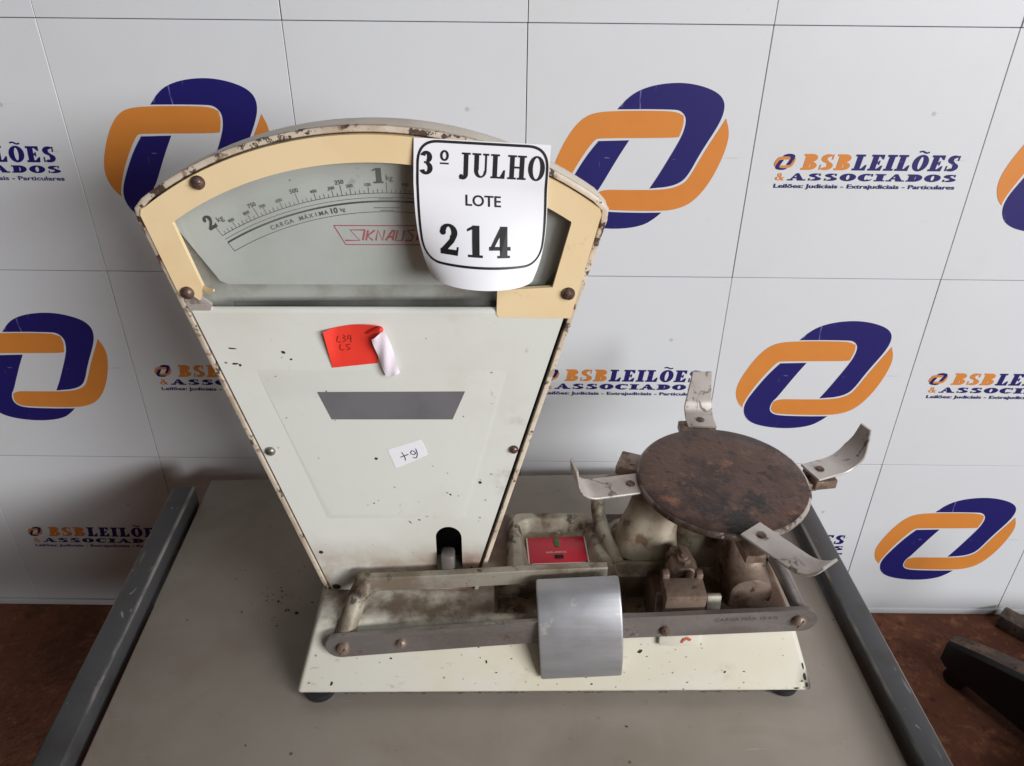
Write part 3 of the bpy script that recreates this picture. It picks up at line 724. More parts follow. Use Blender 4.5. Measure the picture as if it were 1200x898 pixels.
# front panel
PZ0, PZ1 = .0892, .4055
pl = lambda z: -.2285 - .2475 * (z - .088)
pr = lambda z: -.0868 + .2640 * (z - .088)
slot = [(-.1195, .0960)] + [(-.1195 + 0, .155)] + [(-.1068 + .0127 * math.cos(R(a)), .1600 + .0140 * math.sin(R(a))) for a in range(180, -1, -15)] + [(-.0941, .155), (-.0941, .0960)]
slot = [(-.1195, .0990)] + [(-.1068 + .0127 * math.cos(R(a)), .1600 + .0140 * math.sin(R(a))) for a in range(180, -1, -15)] + [(-.0941, .0990)]
bm = bmesh.new(); plate(bm, [(pl(PZ0), PZ0), (pr(PZ0), PZ0), (pr(PZ1), PZ1), (pl(PZ1), PZ1)], [slot], FY - .0008, .0022)
# rolled top edge
rg = []
for i in range(7):
    a = R(90 * i / 6); y = FY - .0008 + .004 * (1 - math.cos(a)); z = PZ1 + .004 * math.sin(a)
    rg.append([(pl(z), y, z), (pr(z), y, z), (pr(z), y + .0015, z - .0008), (pl(z), y + .0015, z - .0008)])
loft(bm, rg)
# raised field pressed into the sheet
PF2 = FY - .0013
fo = [(-.2700, .3720), (-.2265, .1820), (-.0868, .1820), (-.0430, .3720)]; fi = [(-.2545, .3150), (-.2165, .1910), (-.0950, .1910), (-.0615, .3150)]
VO = [bm.verts.new((x, FY - .0006, z)) for x, z in fo]; VI = [bm.verts.new((x, PF2, z)) for x, z in fi]
mid = lambda t, d: [bm.verts.new((a[0] + (b[0] - a[0]) * t, FY - .0006 + (PF2 - FY + .0006) * d, a[1] + (b[1] - a[1]) * t)) for a, b in zip(fo, fi)]
ringsF = [VO, mid(.25, .12), mid(.5, .5), mid(.75, .88), VI]
for A_, B_ in zip(ringsF, ringsF[1:]):
    for k in range(4): bm.faces.new((A_[k], A_[(k + 1) % 4], B_[(k + 1) % 4], B_[k]))
bm.faces.new(VI)
panel = obj('front_panel', finish(bm, 30), M['panel'], sc)
PF = FY - .0008
def decal(name, poly, mat, parent, y=PF, th=.0003, label=None):
    bm = bmesh.new(); plate(bm, poly, [], y - th, th * .8); return obj(name, finish(bm, 0), mat, parent, label)
decal('grey_strip', [(-.2148, .3296), (-.0868, .3302), (-.0985, .3010), (-.2055, .3010)], M['grey'], sc, y=FY - .0014)
stk = decal('number_sticker', rounded([(-.1588, .2677), (-.1280, .2791), (-.1219, .2619), (-.1525, .2462)], .002), M['paper'], sc, y=PF2)
hw = Print2D()
for st in ([(-.1475, .2592), (-.1400, .2625)], [(-.1460, .2648), (-.1436, .2600), (-.1430, .2555)], [(-.1330, .2640), (-.1362, .2668), (-.1378, .2640), (-.1352, .2622), (-.1330, .2640)], [(-.1330, .2690), (-.1318, .2630), (-.1332, .2585), (-.1362, .2592)]):
    hw.line([(p.x, p.z) for p in spline([(a, 0, b) for a, b in st], 5)], .0008)
obj('handwriting', hw.mesh(flatxz(PF2 - .0006), 3e-6), M['pen'], stk)
# red sticker, its upper right corner peeled and folded over
def sheet(name, rows, mat, parent, th=.0003, label=None):
    bm = bmesh.new(); V = [[bm.verts.new(p) for p in r] for r in rows]
    for j in range(len(V) - 1):
        for i in range(len(V[0]) - 1): bm.faces.new((V[j][i], V[j][i + 1], V[j + 1][i + 1], V[j + 1][i]))
    me = finish(bm, 60); return obj(name, me, mat, parent, label)
rows = []
for j in range(9):
    v = j / 8; row = []
    for i in range(13):
        u = i / 12
        lx = -.2022 + (.0030) * v; lz = .3905 - .0365 * v
        rx = -.1540 + (-.0062) * v; rz = .3962 - .0375 * v
        x = lx + (rx - lx) * u; z = lz + (rz - lz) * u + .0022 * math.sin(u * 3.0) * (1 - v)
        lift = .010 * max(0, u - .45) ** 1.2 * max(0, 1 - v * 1.15) + .004 * max(0, .15 - u) * (1 - v) * 8
        row.append((x, PF - .0006 - lift, z))
    rows.append(row)
red = sheet('red_sticker', rows, M['sticker_red'], sc, label='red sticker with its right side peeling off')
rows = []
cl = spline([(-.1625, 0, .3850), (-.1600, 0, .3740), (-.1570, 0, .3600), (-.1530, 0, .3470)], 5)
cr = spline([(-.1510, 0, .3945), (-.1468, 0, .3790), (-.1440, 0, .3630), (-.1415, 0, .3510)], 5)
for k, (a, b) in enumerate(zip(cl, cr)):
    v = k / (len(cl) - 1); row = []
    for i in range(7):
        u = i / 6; p = a.lerp(b, u); row.append((p.x, PF - .0075 + .004 * v - .0018 * math.sin(u * math.pi) - .0010 * math.sin(u * 7 + v * 9), p.z))
    rows.append(row)
sheet('folded_flap', rows, M['flap'], red, label='white backing of the peeled corner')
bm = bmesh.new()
tube(bm, spline([(-.1660, PF - .0035, .3890), (-.1590, PF - .0060, .3925), (-.1525, PF - .0080, .3950)], 5), [.0010 + .0017 * i / 9 for i in range(9)] + [.0024, .0012], 12); obj('rolled_corner', finish(bm, 60), M['sticker_red'], red)
hw = Print2D()
for st in ([(-.1910, .3850), (-.1925, .3800), (-.1890, .3790)], [(-.1870, .3860), (-.1850, .3845), (-.1870, .3830), (-.1845, .3815), (-.1872, .3795)], [(-.1820, .3860), (-.1832, .3825), (-.1800, .3828)], [(-.1805, .3860), (-.1808, .3790)], [(-.1900, .3770), (-.1905, .3720), (-.1870, .3720)], [(-.1815, .3770), (-.1850, .3765), (-.1840, .3745), (-.1820, .3730), (-.1850, .3715)], [(-.1745, .3800), (-.1735, .3850), (-.1720, .3800), (-.1705, .3850), (-.1695, .3795)], [(-.1740, .3760), (-.1690, .3775)]):
    hw.line([(p.x, p.z) for p in spline([(a, 0, b) for a, b in st], 4)], .0006)
obj('handwriting', hw.mesh(flatxz(PF - .0010), 3e-6), M['penred'], red)
# bare chips in the paint
ch = Print2D()
def chip(x, z, w, h, rot=0):
    n = 9; P = []
    for i in range(n):
        a = 2 * math.pi * i / n; k = random.uniform(.65, 1.15); px = math.cos(a) * w * k; pz = math.sin(a) * h * k
        P.append((x + px * math.cos(rot) - pz * math.sin(rot), z + px * math.sin(rot) + pz * math.cos(rot)))
    ch.poly(P)
for x, z, w, h, r_ in ((-.2808, .3725, .0045, .0009, -.15), (-.2812, .3578, .0030, .0010, 0), (-.2885, .3586, .0014, .0008, 0), (-.2770, .3561, .0012, .0014, 0), (-.2386, .3690, .0020, .0014, 0), (-.2331, .3622, .0014, .0010, 0), (-.1696, .2575, .0014, .0017, 0), (-.0747, .2294, .0016, .0014, 0), (-.1430, .1802, .0028, .0005, -.9), (-.1337, .1834, .0011, .0011, 0), (-.2338, .1414, .0026, .0028, 0), (-.1031, .2151, .0008, .0014, .5), (-.1062, .2172, .0012, .0006, 0), (-.2407, .3637, .0006, .0004, 0), (-.2233, .0935, .0045, .0040, 0), (-.0850, .1200, .0020, .0009, 1.2), (-.0700, .2080, .0007, .0007, 0)):
    chip(x, z, w, h, r_)
for _ in range(46):
    z = random.uniform(.11, .40); x = random.uniform(pl(z) + .008, pr(z) - .008); k = random.uniform(.0002, .0006); chip(x, z, k * random.uniform(.8, 2), k)
cp = obj('paint_chips', ch.mesh(lambda x, z, e: (x, PF - .00025 - e - (.0006 if .183 < z < .356 and -.262 < x < -.05 else 0), z), 2e-6), M['chip'], sc); cp['kind'] = 'stuff'
bc = Print2D(); keep = ch; ch = bc
for x, z, w, h, r_ in ((.0835, .0560, .0028, .0020, .6), (-.165, .050, .0014, .0010, 0), (-.07, .046, .0010, .0018, 0), (.036, .022, .0016, .0008, .3), (.17, .034, .0012, .0012, 0), (-.06, .0345, .0012, .0006, 0), (.13, .0500, .0008, .0006, 0), (-.225, .024, .0012, .0030, -.4), (.2485, .040, .0007, .0046, .3), (.2515, .0285, .0016, .0050, .3), (.2490, .024, .0016, .0010, .3), (.2540, .020, .0016, .0030, .3), (.2440, .0165, .0030, .0008, 0), (-.218, .062, .0006, .0016, 0)): chip(x, z, w, h, r_)
for _ in range(70):
    z = random.uniform(.014, .072); x = random.uniform(-.235, .235); k = random.uniform(.0002, .0006); chip(x, z, k * random.uniform(.8, 2.2), k)
for _ in range(44):
    x = random.uniform(-.256, .256); chip(x, .0133 + random.uniform(0, .0006), random.uniform(.0006, .005), random.uniform(.0002, .0005))
ch = keep
bp_ = obj('paint_chips', bc.mesh(lambda x, z, e: (x, -.091 + (z - .012) * .0270 / .076 - .0004 - e, z), 2e-6), M['chip'], sc); bp_['kind'] = 'stuff'
bm = bmesh.new(); box(bm, (.1215, -.0700, .0790), (.0410, .006, .030), (R(-19), 0, 0), bev=.0015); obj('front_lug', finish(bm), M['enamel'], sc)
og = Print2D(); keep = ch; ch = og
for x, z, w, h, r_ in ((.1270, .0740, .0045, .0014, .4), (.1240, .0715, .0020, .0012, 1.0), (.1310, .0735, .0018, .0016, 0)): chip(x, z, w, h, r_)
ch = keep
obj('rust_bloom', og.mesh(lambda x, z, e: (x, -.0738 + (z - .079) * .344 - .0006 - e, z), 2e-6), M['bloom'], sc)
# screws
def screw(x, z, y, r, mat, parent, slot_a=30):
    bm = bmesh.new(); n = 20; rings = []
    for rr, d in ((1.0, 0.0), (1.0, .25), (.85, .55), (.55, .78), (.15, .88)):
        rings.append([(x + r * rr * math.cos(2 * math.pi * k / n), y - r * d, z + r * rr * math.sin(2 * math.pi * k / n)) for k in range(n)])
    loft(bm, rings)
    a = R(slot_a); box(bm, (x, y - r * .80, z), (r * 1.5, r * .24, r * .10), (0, -a, 0))
    return obj('screw', finish(bm, 35), mat, parent)
for x, z, a in ((-.2813, .5142, 20), (-.3073, .4241, -30), (-.0012, .4241, -50)): screw(x, z, FY - .0015, .0054, M['screw'], sc, a)
screw(-.2649, .2659, PF, .0046, M['screw_grey'], sc); screw(-.0439, .2676, PF, .0042, M['screw'], sc)

# cast body on the base top: a tray for the red level plate, a ridge and a mound, one casting
def sstep(a, b, x):
    t = max(0, min(1, (x - a) / (b - a))); return t * t * (3 - 2 * t)
def sdbox(x, y, x0, x1, y0, y1, r):
    qx = abs(x - (x0 + x1) / 2) - (x1 - x0) / 2 + r; qy = abs(y - (y0 + y1) / 2) - (y1 - y0) / 2 + r
    return math.hypot(max(qx, 0), max(qy, 0)) + min(max(qx, qy), 0) - r
from mathutils import noise as mnoise
def cast_h(x, y):
    n = mnoise.noise(Vector((x * 60, y * 60, 3))) * .0008 + mnoise.noise(Vector((x * 190, y * 190, 7))) * .00035
    d = sdbox(x, y, -.0475, .0660, -.030, .0850, .016)
    h = .0868 + .0155 * sstep(.003, -.006, d)
    skew = (y - .03) * .16
    di = sdbox(x + skew * .6, y, -.0330, .0440 + .010 * sstep(.02, -.01, y), -.030, .0690, .016)
    h -= .0135 * sstep(.0025, -.0070, di)
    h = max(h, .0868 + .0135 * sstep(.0085, .001, abs(y - .0045 - .03 * (x - .10) ** 2 * 10)) * sstep(.048, .066, x) * sstep(.150, .128, x))
    h = max(h, .0868 + .020 * sstep(.050, .020, math.hypot((x - .100), (y - .050) * 1.15)))
    return h + n
bm = bmesh.new(); NX, NY = 150, 80
V = [[bm.verts.new((-.049 + .202 * i / NX, -.004 + .094 * j / NY, cast_h(-.049 + .202 * i / NX, -.004 + .094 * j / NY))) for i in range(NX + 1)] for j in range(NY + 1)]
for j in range(NY):
    for i in range(NX): bm.faces.new((V[j][i], V[j][i + 1], V[j + 1][i + 1], V[j + 1][i]))
ed = [V[0], [r[-1] for r in V], list(reversed(V[-1])), list(reversed([r[0] for r in V]))]
for e in ed:
    lo = [bm.verts.new((v.co.x, v.co.y, .0862)) for v in e]
    for a in range(len(e) - 1): bm.faces.new((e[a], lo[a], lo[a + 1], e[a + 1]))
obj('cast_body', finish(bm, 60), M['cast'], sc)
bm = bmesh.new(); box(bm, (.006, .0315, .0902), (.066, .042, .0012), (0, 0, R(2.5)), bev=.0004); lp = obj('level_plate', finish(bm), M['red'], sc)
gp = Print2D()
cq, sq = math.cos(R(2.5)), math.sin(R(2.5))
rot2 = lambda x, y: (.006 + x * cq - y * sq, .0315 + x * sq + y * cq)
onplate = lambda z: (lambda x, y, e: (rot2(x, y)[0], rot2(x, y)[1], z + e))
for a, b in (((-.032, -.020), (.032, -.020)), ((.032, -.020), (.032, .020)), ((-.032, -.020), (-.032, .020))): gp.line([a, b], .0013)
tx = sans('NIVELAMENTO', .0026, .022, .02); gp.add(tx, lambda x, y: (x - .0125, y - .0045))
obj('plate_print', gp.mesh(onplate(.0911), 3e-6), M['plate_edge'], lp)
bm = bmesh.new(); x, y = rot2(.0005, .012); box(bm, (x, y, .0914), (.0055, .013, .0012), (0, 0, R(2.5)), bev=.0005); obj('level_vial', finish(bm), M['green'], lp, 'green upright level window')
bm = bmesh.new(); x, y = rot2(.0010, -.0105); box(bm, (x, y, .0914), (.0095, .0050, .0012), (0, 0, R(2.5)), bev=.0005); obj('level_vial', finish(bm), M['dark'], lp, 'dark horizontal level window')
for x, y in ((-.030, -.0185), (.030, -.0185)):
    bm = bmesh.new(); X, Y = rot2(x, y); ball(bm, (X, Y, .0912), (.0016, .0016, .0008), 10); obj('rivet', finish(bm), M['screw'], lp)

# leaning apron under the plate, and the open yoke beside it
bm = bmesh.new(); rings = []
for z, cx_, cy_, rx, ry in ((.095, .101, .0360, .036, .034), (.104, .1015, .0360, .0345, .0325), (.120, .1030, .0380, .0310, .0290), (.140, .1070, .0400, .0275, .0240), (.160, .1120, .0420, .0275, .0220), (.1740, .1160, .0430, .0300, .0220)):
    ring = []
    for k in range(36):
        a = 2 * math.pi * k / 36; dent = 1 - .20 * math.exp(-((math.degrees(a) - 255 + 360) % 360 - 0) ** 2 / 900) - .20 * math.exp(-((255 - math.degrees(a)) % 360) ** 2 / 900)
        ring.append((cx_ + rx * dent * math.cos(a), cy_ + ry * dent * math.sin(a), z + mnoise.noise(Vector((math.cos(a) * 3, math.sin(a) * 3, z * 60))) * .0012))
    rings.append(ring)
loft(bm, rings); obj('apron', finish(bm, 60), M['cast_light'], sc)
bm = bmesh.new(); tube(bm, spline([(.0690, .0050, .095), (.0640, .0200, .100), (.0575, .0420, .106), (.0525, .0620, .116), (.0525, .0700, .134), (.0600, .0700, .150), (.0780, .0660, .163), (.110, .055, .172)], 6), [.0082] * 12 + [.0090] * 14 + [.0098] * 17, 14, up=(0, 1, 0), flat=(.85, 1.0)); obj('yoke_arm', finish(bm, 60), M['cast'], sc)
# lever frame
LY = -.0815
bar_c = spline([(-.2125, 0, .0708), (-.1523, 0, .0772), (-.060, 0, .0866), (.020, 0, .0938), (.1032, 0, .0985), (.2360, 0, .1058)], 6)
top = [(p.x, p.z + .0142) for p in bar_c]; bot = [(p.x, p.z - .0142) for p in bar_c]
endL = [(-.2125 + .0142 * math.cos(R(a)), .0708 + .0142 * math.sin(R(a))) for a in range(255, 95, -15)]
endR = [(.2360 + .0130 * math.cos(R(a)), .1058 + .0142 * math.sin(R(a))) for a in range(75, -90, -15)]
bm = bmesh.new(); plate(bm, endL + top + endR + list(reversed(bot)), [], LY, .0055)
bmesh.ops.bevel(bm, geom=[e for e in bm.edges if len(e.link_faces) == 2 and e.calc_face_angle(0) > R(60)], offset=.0006, segments=2, affect='EDGES')
fb = obj('front_bar', finish(bm, 30), M['bar'], sc)
for x, z, r in ((-.2096, .0702, .0068), (-.1523, .0772, .0052), (.1032, .0935, .0055), (.2310, .1066, .0070)):
    screw(x, z, LY, r, M['rust_steel'], fb, random.uniform(0, 180))
gp = Print2D(); tx = sans('CARGA MÁX 10 KG', .0042, .060, .0); gp.add(tx, lambda x, y: (.1500 + x, .1050 + y + .055 * x))
obj('stamped_mark', gp.mesh(flatxz(LY - .0002), 3e-6), M['stamp'], fb)
bm = bmesh.new(); P = spline([(-.1900, -.038, .1150), (-.1160, -.038, .1190), (-.0200, -.037, .1245), (.0500, -.034, .1250)], 5)
rings = []
for p in P: rings.append([(p.x, p.y - .0045, p.z - .0085), (p.x, p.y + .0045, p.z - .0085), (p.x, p.y + .0045, p.z + .0075), (p.x, p.y + .0035, p.z + .0085), (p.x, p.y - .0035, p.z + .0085), (p.x, p.y - .0045, p.z + .0075)])
loft(bm, rings); obj('rear_bar', finish(bm, 30), M['bar_light'], sc)
bm = bmesh.new(); tube(bm, spline([(-.1880, -.036, .1150), (-.1960, -.046, .1070), (-.2040, -.060, .0890), (-.2085, -.0715, .0745)], 5), [.0105] * 3 + [.0100] * 13, 14, flat=(1.0, 1.0)); ball(bm, (-.1895, -.0365, .1150), (.0115, .0085, .0100)); obj('end_link', finish(bm, 60), M['cast'], sc)
bm = bmesh.new(); tube(bm, spline([(.2190, -.022, .1330), (.2260, -.042, .1240), (.2340, -.066, .1100), (.2370, -.076, .1050)], 5), .0070, 14); obj('end_link', finish(bm, 60), M['bar'], sc)
bm = bmesh.new(); box(bm, (-.1080, -.026, .1300), (.0135, .016, .028), bev=.003); obj('lever_tongue', finish(bm), M['bar'], sc)

# sliding weight: a thick curved aluminium plate hooked over the front bar
def poise():
    bm = bmesh.new()
    oc = [(-.050, .1325), (-.0600, .1315), (-.0700, .1270), (-.0795, .1180), (-.0870, .1050), (-.0920, .0890), (-.0940, .0700), (-.0925, .0500), (-.0895, .0345)]
    oc = [(p.x, p.y) for p in [Vector((*v[:2], 0)) for v in spline([(a, b, 0) for a, b in oc], 4)]]
    ic = [(-.0815, .0345), (-.0850, .0750), (-.0845, .0920), (-.0840, .1010), (-.0790, .1080), (-.0720, .1140), (-.0620, .1210), (-.050, .1225)]
    prof = oc + ic; rings = []
    cxp, czp = .021, .085; an = R(-3.6)
    for xo, s_ in ((-.0398, .955), (-.0395, .972), (-.0388, .988), (-.0376, 1.0), (.0388, 1.0), (.0400, .988), (.0407, .972), (.0410, .955)):
        ring = []
        for y, z in prof:
            yy = -.075 + (y + .075) * s_; zz = .085 + (z - .085) * s_
            dx, dz = xo, zz - czp
            ring.append((cxp + dx * math.cos(an) + dz * math.sin(an), yy, czp - dx * math.sin(an) + dz * math.cos(an)))
        rings.append(ring)
    vr = [[bm.verts.new(p) for p in r] for r in rings]; n = len(prof)
    for a, b in zip(vr, vr[1:]):
        for i in range(n): bm.faces.new((a[i], a[(i + 1) % n], b[(i + 1) % n], b[i]))
    tri = tessellate_polygon([[Vector((p[0], p[1], 0)) for p in prof]])
    for t in tri: bm.faces.new([vr[0][i] for i in t]); bm.faces.new([vr[-1][i] for i in reversed(t)])
    return finish(bm, 50)
obj('sliding_weight', poise(), M['poise'], sc, 'curved brushed aluminium sliding weight on the front bar')

# bearings standing on the base
bm = bmesh.new(); box(bm, (.1230, -.0575, .1080), (.0400, .0250, .0400), (R(4), 0, 0), bev=.0022)
for x in (.1065, .1395): box(bm, (x, -.0440, .1240), (.0070, .0090, .0200), bev=.0015)
obj('bearing_block', finish(bm), M['rust_steel'], sc)
def bearing():
    bm = bmesh.new(); rings = []
    for y, k in ((-.0325, .90), (-.0312, 1.0), (-.012, 1.0), (.004, .82)):
        ring = [(.1300 - .0150 * k, y, .0890), (.1300 + .0150 * k, y, .0890)]
        for i in range(13):
            a = R(180 * i / 12); rr_ = k * (1 + .06 * math.sin(i * 2.3 + y * 90)); ring.append((.1300 + .0150 * rr_ * math.cos(a), y, .1110 + .0150 * rr_ * math.sin(a)))
        rings.append(ring)
    loft(bm, rings)
    cyl(bm, (.1290, -.0190, .120), (.1290, -.0215, .1320), .0078, .0070, 6); cyl(bm, (.1290, -.0215, .1315), (.1290, -.0220, .1340), .0040, .0034, 12)
    return finish(bm, 35)
obj('bearing', bearing(), M['rust_steel'], sc)
for x, y, w in ((.1540, -.058, .0140), (.1010, -.056, .0070)):
    bm = bmesh.new(); box(bm, (x, y, .1010), (w, .006, .028), (R(-8), 0, 0), bev=.001); obj('cream_lug', finish(bm), M['enamel'], sc)
def post():
    bm = bmesh.new(); n = 12; rings = []
    for y, s_, zt in ((-.0480, .88, .105), (-.0465, 1.0, .1075), (-.0300, 1.0, .1140), (-.0140, 1.0, .1360), (.0060, 1.06, .1560), (.0300, 1.12, .1600)):
        w = .0205 * s_; ring = [(.1945 - w, y, .0885), (.1945 + w, y, .0885)]
        ring += [(.1945 + w * math.cos(R(180 * k / n)), y + .0, zt + .0165 * s_ * math.sin(R(180 * k / n)) + mnoise.noise(Vector((k * .9, y * 90, 1))) * .0010) for k in range(n + 1)]
        rings.append(ring)
    loft(bm, rings)
    return finish(bm, 40)
obj('plate_post', post(), M['rust_steel'], sc)
bm = bmesh.new(); lathe(bm, [(.001, .088), (.042, .088), (.038, .120), (.030, .150), (.034, .174), (.001, .174)], (.165, .050, 0), 32); obj('plate_column', finish(bm, 40), M['cast'], sc)

# the round plate
DC = (.1725, .0330); DZ = .190; DR = .0880
bm = bmesh.new(); lathe(bm, [(.001, -.0085), (DR - .004, -.0085), (DR - .0008, -.0070), (DR, -.0050), (DR, -.0022), (DR - .0008, -.0010), (DR - .0030, -.0002)], (DC[0], DC[1], DZ), 96); obj('plate_rim', finish(bm, 40), M['disc_rim'], sc)
bm = bmesh.new(); lathe(bm, [(DR - .0028, -.0020), (DR - .0028, .0000), (DR - .0050, .0009), (DR * .7, .0008), (DR * .3, .0006), (.001, .0006)], (DC[0], DC[1], DZ), 96); obj('weighing_plate', finish(bm, 60), M['disc'], sc)
# cross under the plate with its end lugs
bm = bmesh.new()
for a in (7, 92, 158, 275):
    d = Vector((math.cos(R(a)), math.sin(R(a)), 0)); c = Vector((*DC, DZ - .016)) + d * .050
    box(bm, c, (.106, .020, .010), (0, 0, R(a)), bev=.002)
obj('plate_cross', finish(bm), M['rust_steel'], sc)
for a, r0, wd in ((92, .1010, .040), (158, .0970, .030), (8, .1090, .030)):
    d = Vector((math.cos(R(a)), math.sin(R(a)), 0)); c = Vector((*DC, DZ - .0115)) + d * r0
    bm = bmesh.new(); box(bm, c, (.024, wd, .011), (0, 0, R(a)), bev=.0015); obj('cross_lug', finish(bm), M['rust_steel'], sc)
# four nickel arms
def arm(x, y, z, ang, flat, rad, rise, up, w, tip=.86):
    d = Vector((math.cos(R(ang)), math.sin(R(ang)), 0)); side = Vector((-d.y, d.x, 0)); p0 = Vector((x, y, z)); path = [p0, p0 + d * flat * .5, p0 + d * flat]
    c = p0 + d * flat + Vector((0, 0, rad)); n = 9
    for k in range(1, n + 1):
        a = R(rise * k / n); path.append(c + d * rad * math.sin(a) - Vector((0, 0, rad * math.cos(a))))
    e = R(rise); path.append(path[-1] + (d * math.cos(e) + Vector((0, 0, math.sin(e)))) * up)
    bm = bmesh.new(); strip(bm, path, side, [w] * (len(path) - 5) + [w * (1 - (1 - tip) * k / 4) for k in range(4)] + [w * tip * .8], .0026); o = obj('arm', finish(bm, 35), M['arm'], sc)
    s0 = p0 + d * .0125; bm = bmesh.new(); lathe(bm, [(.001, 0), (.0046, 0), (.0046, .0010), (.0030, .0018), (.001, .0018)], (s0.x, s0.y, z + .0012), 18)
    box(bm, (s0.x, s0.y, z + .0030), (.0075, .0009, .0006), (0, 0, 1.0)); obj('screw', finish(bm), M['screw'], o)
    return o
arm(.0895, .0310, .184, 191, .050, .022, 82, .016, .0320)
arm(.1735, .1300, .185, 90, .012, .020, 86, .034, .0325)
arm(.2670, .0440, .187, 21, .030, .030, 84, .016, .0290, .62)
arm(.1780, -.0500, .1945, -54, .053, .030, 62, .004, .0290)

# crumbs of rust and dirt on the table
bm = bmesh.new()
for k in range(70):
    if k < 40: x = random.gauss(-.270, .016); y = random.gauss(.655, .022)
    else: x = random.uniform(-.37, .38); y = random.uniform(.40, .86)
    r_ = random.uniform(.0003, .0009) * (1.6 if k < 4 else 1)
    bmesh.ops.create_icosphere(bm, subdivisions=1, radius=r_, matrix=Matrix.Translation((x, y, r_ * .45)) @ Matrix.Diagonal((random.uniform(.8, 1.8), random.uniform(.7, 1.4), .6, 1)) @ Matrix.Rotation(k, 4, 'Z'))
cr_ = obj('crumbs', finish(bm, 0), M['chip']); cr_['kind'] = 'stuff'; cr_['label'] = 'dark crumbs of rust and dirt scattered on the table top'

# ------------------------------------------------------------------ the lot tag: a sheet of paper stuck on the head, curling below
TL = Vector((-.1190, FY - .0028, .5484)); TR = Vector((-.0193, FY - .0028, .5434)); PW = (TR - TL).length
ux = (TR - TL).normalized(); dn = Vector((ux.z, 0, -ux.x)); dn = dn if dn.z < 0 else -dn
PH = .1080
def paper(u, v, e):
    """u across 0..1, v down 0..1"""
    k = max(0.0, (v - .30) / .70); phi = 2.4 * k ** 1.5 + 1e-4      # total angle of the curl across the sheet
    r = PW / phi; s_ = (u - .5) * phi
    xx = r * math.sin(s_); yy = r * (1 - math.cos(s_))                # edges bend back towards the head
    front = .0035 + .0330 * k ** 1.35
    fall = PH * v - .006 * k * k
    p = TL + ux * (PW / 2 + xx + .004 * k) + dn * fall
    lean = max(0.0, yy - 0)
    nrm = Vector((0, 0, 0)) + ux * math.sin(s_) * -0 + Vector((0, -1, 0))
    p.y = TL.y - front * (v > 0) * min(1, v * 4) + yy * .80
    p += ux * math.sin(s_) * e + Vector((0, -1, 0)) * math.cos(s_) * e
    return p
PIV = Vector(((TL.x + TR.x) / 2, TL.y, TL.z))
def pm(u, v, e): return paper(u, v, e) - PIV
bm = bmesh.new(); NU, NV = 28, 30
G = [[bm.verts.new(pm(i / NU, j / NV, 0)) for i in range(NU + 1)] for j in range(NV + 1)]
for j in range(NV):
    for i in range(NU): bm.faces.new((G[j][i], G[j + 1][i], G[j + 1][i + 1], G[j][i + 1]))
tg = obj('lot_tag', finish(bm, 60), M['paper']); tg.location = RM @ PIV; tg.rotation_euler = (0, 0, OY)
tag(tg, 'white paper lot tag reading 3º JULHO LOTE 214 stuck on the scale head', 'paper tag')
ink = Print2D()
AR_ = PW / PH
rr = rounded([(.030, .015), (.985, .015), (.985, .845), (.030, .845)], .15, 10)
den = []
for a, b in zip(rr, rr[1:] + rr[:1]):
    n = max(1, int(math.hypot(b[0] - a[0], b[1] - a[1]) / .03))
    for k in range(n): den.append((a[0] + (b[0] - a[0]) * k / n, a[1] + (b[1] - a[1]) * k / n))
den.append(den[0]); den.append(den[1]); ink.line([(x, -y) for x, y in den], .018)
def put(g, u0, v0): ink.add(g, lambda x, y: (u0 + x, -(v0) + y))
put(word('3', .155, .105, .25, .10), .045, .235)
g = Print2D(); g.ring(.034, .045, (.032, .036), (.014, .023)); g.rect(.002, -.012, .066, -.001); put(g, .192, .150)
put(word('JULHO', .160, .635, .24, .08, .10), .335, .238)
put(sans('LOTE', .075, .265, .02), .385, .430)
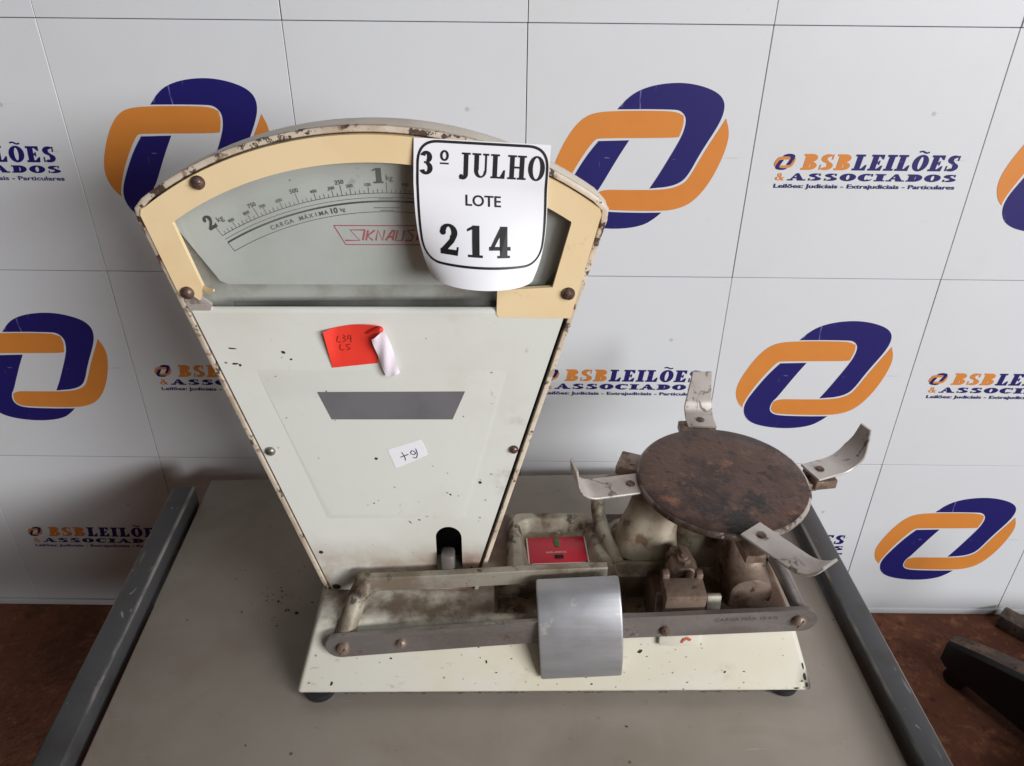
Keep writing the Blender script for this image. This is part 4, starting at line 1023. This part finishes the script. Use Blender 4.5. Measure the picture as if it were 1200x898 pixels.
put(word('2', .215, .158, .25, .08), .180, .775); put(word('1', .215, .125, .26, .08), .390, .775); put(word('4', .215, .172, .25, .08), .555, .775)
obj('print', ink.mesh(lambda x, y, e: pm(x, -y, .0003 + e), 3e-6), M['ink'], tg)

# ------------------------------------------------------------------ star foot of a chair on the floor, far right
HX, HY = .803, .592
chr_ = thing('chair_base', 'black five armed castor base of a chair on the earth floor at right', 'chair', (HX, HY, ZF))
bm = bmesh.new(); lathe(bm, [(.001, .045), (.040, .045), (.044, .060), (.046, .150), (.028, .160), (.025, .26), (.001, .26)], (0, 0, 0), 28); obj('hub', finish(bm, 40), M['chair'], chr_)
for k in range(5):
    a = 124 + 72 * k; d = Vector((math.cos(R(a)), math.sin(R(a)), 0)); s_ = Vector((-d.y, d.x, 0))
    bm = bmesh.new(); rings = []
    for t, w, zt, h in ((.030, .025, .132, .116), (.15, .0215, .104, .083), (.215, .0190, .086, .062), (.252, .0165, .073, .046), (.263, .012, .067, .036)):
        c = d * t; rings.append([c + s_ * w + Vector((0, 0, zt - h)), c - s_ * w + Vector((0, 0, zt - h)), c - s_ * w * .9 + Vector((0, 0, zt - .006)), c - s_ * w * .6 + Vector((0, 0, zt)), c + s_ * w * .6 + Vector((0, 0, zt)), c + s_ * w * .9 + Vector((0, 0, zt - .006))])
    loft(bm, rings); am = obj('foot_arm', finish(bm, 40), [M['chair'], M['chair_top']], chr_)
    for p in am.data.polygons:
        if p.normal.z > .8: p.material_index = 1
    bm = bmesh.new(); c = d * .235
    for off in (-.010, .010): cyl(bm, c + s_ * (off - .006) + Vector((0, 0, .016)), c + s_ * (off + .006) + Vector((0, 0, .016)), .016, n=24)
    cyl(bm, c + Vector((0, 0, .02)), c + Vector((0, 0, .05)), .006); obj('castor', finish(bm, 40), M['chair'], chr_)
br = thing('bar_offcut', 'dark grey bar lying on the floor against the wall bottom at far right', 'metal bar', (.85, .84, ZF))
bm = bmesh.new(); box(bm, (.0, .0, .013), (.17, .030, .026), (0, 0, R(-48)), bev=.003); obj('bar', finish(bm), M['chair_top'], br)
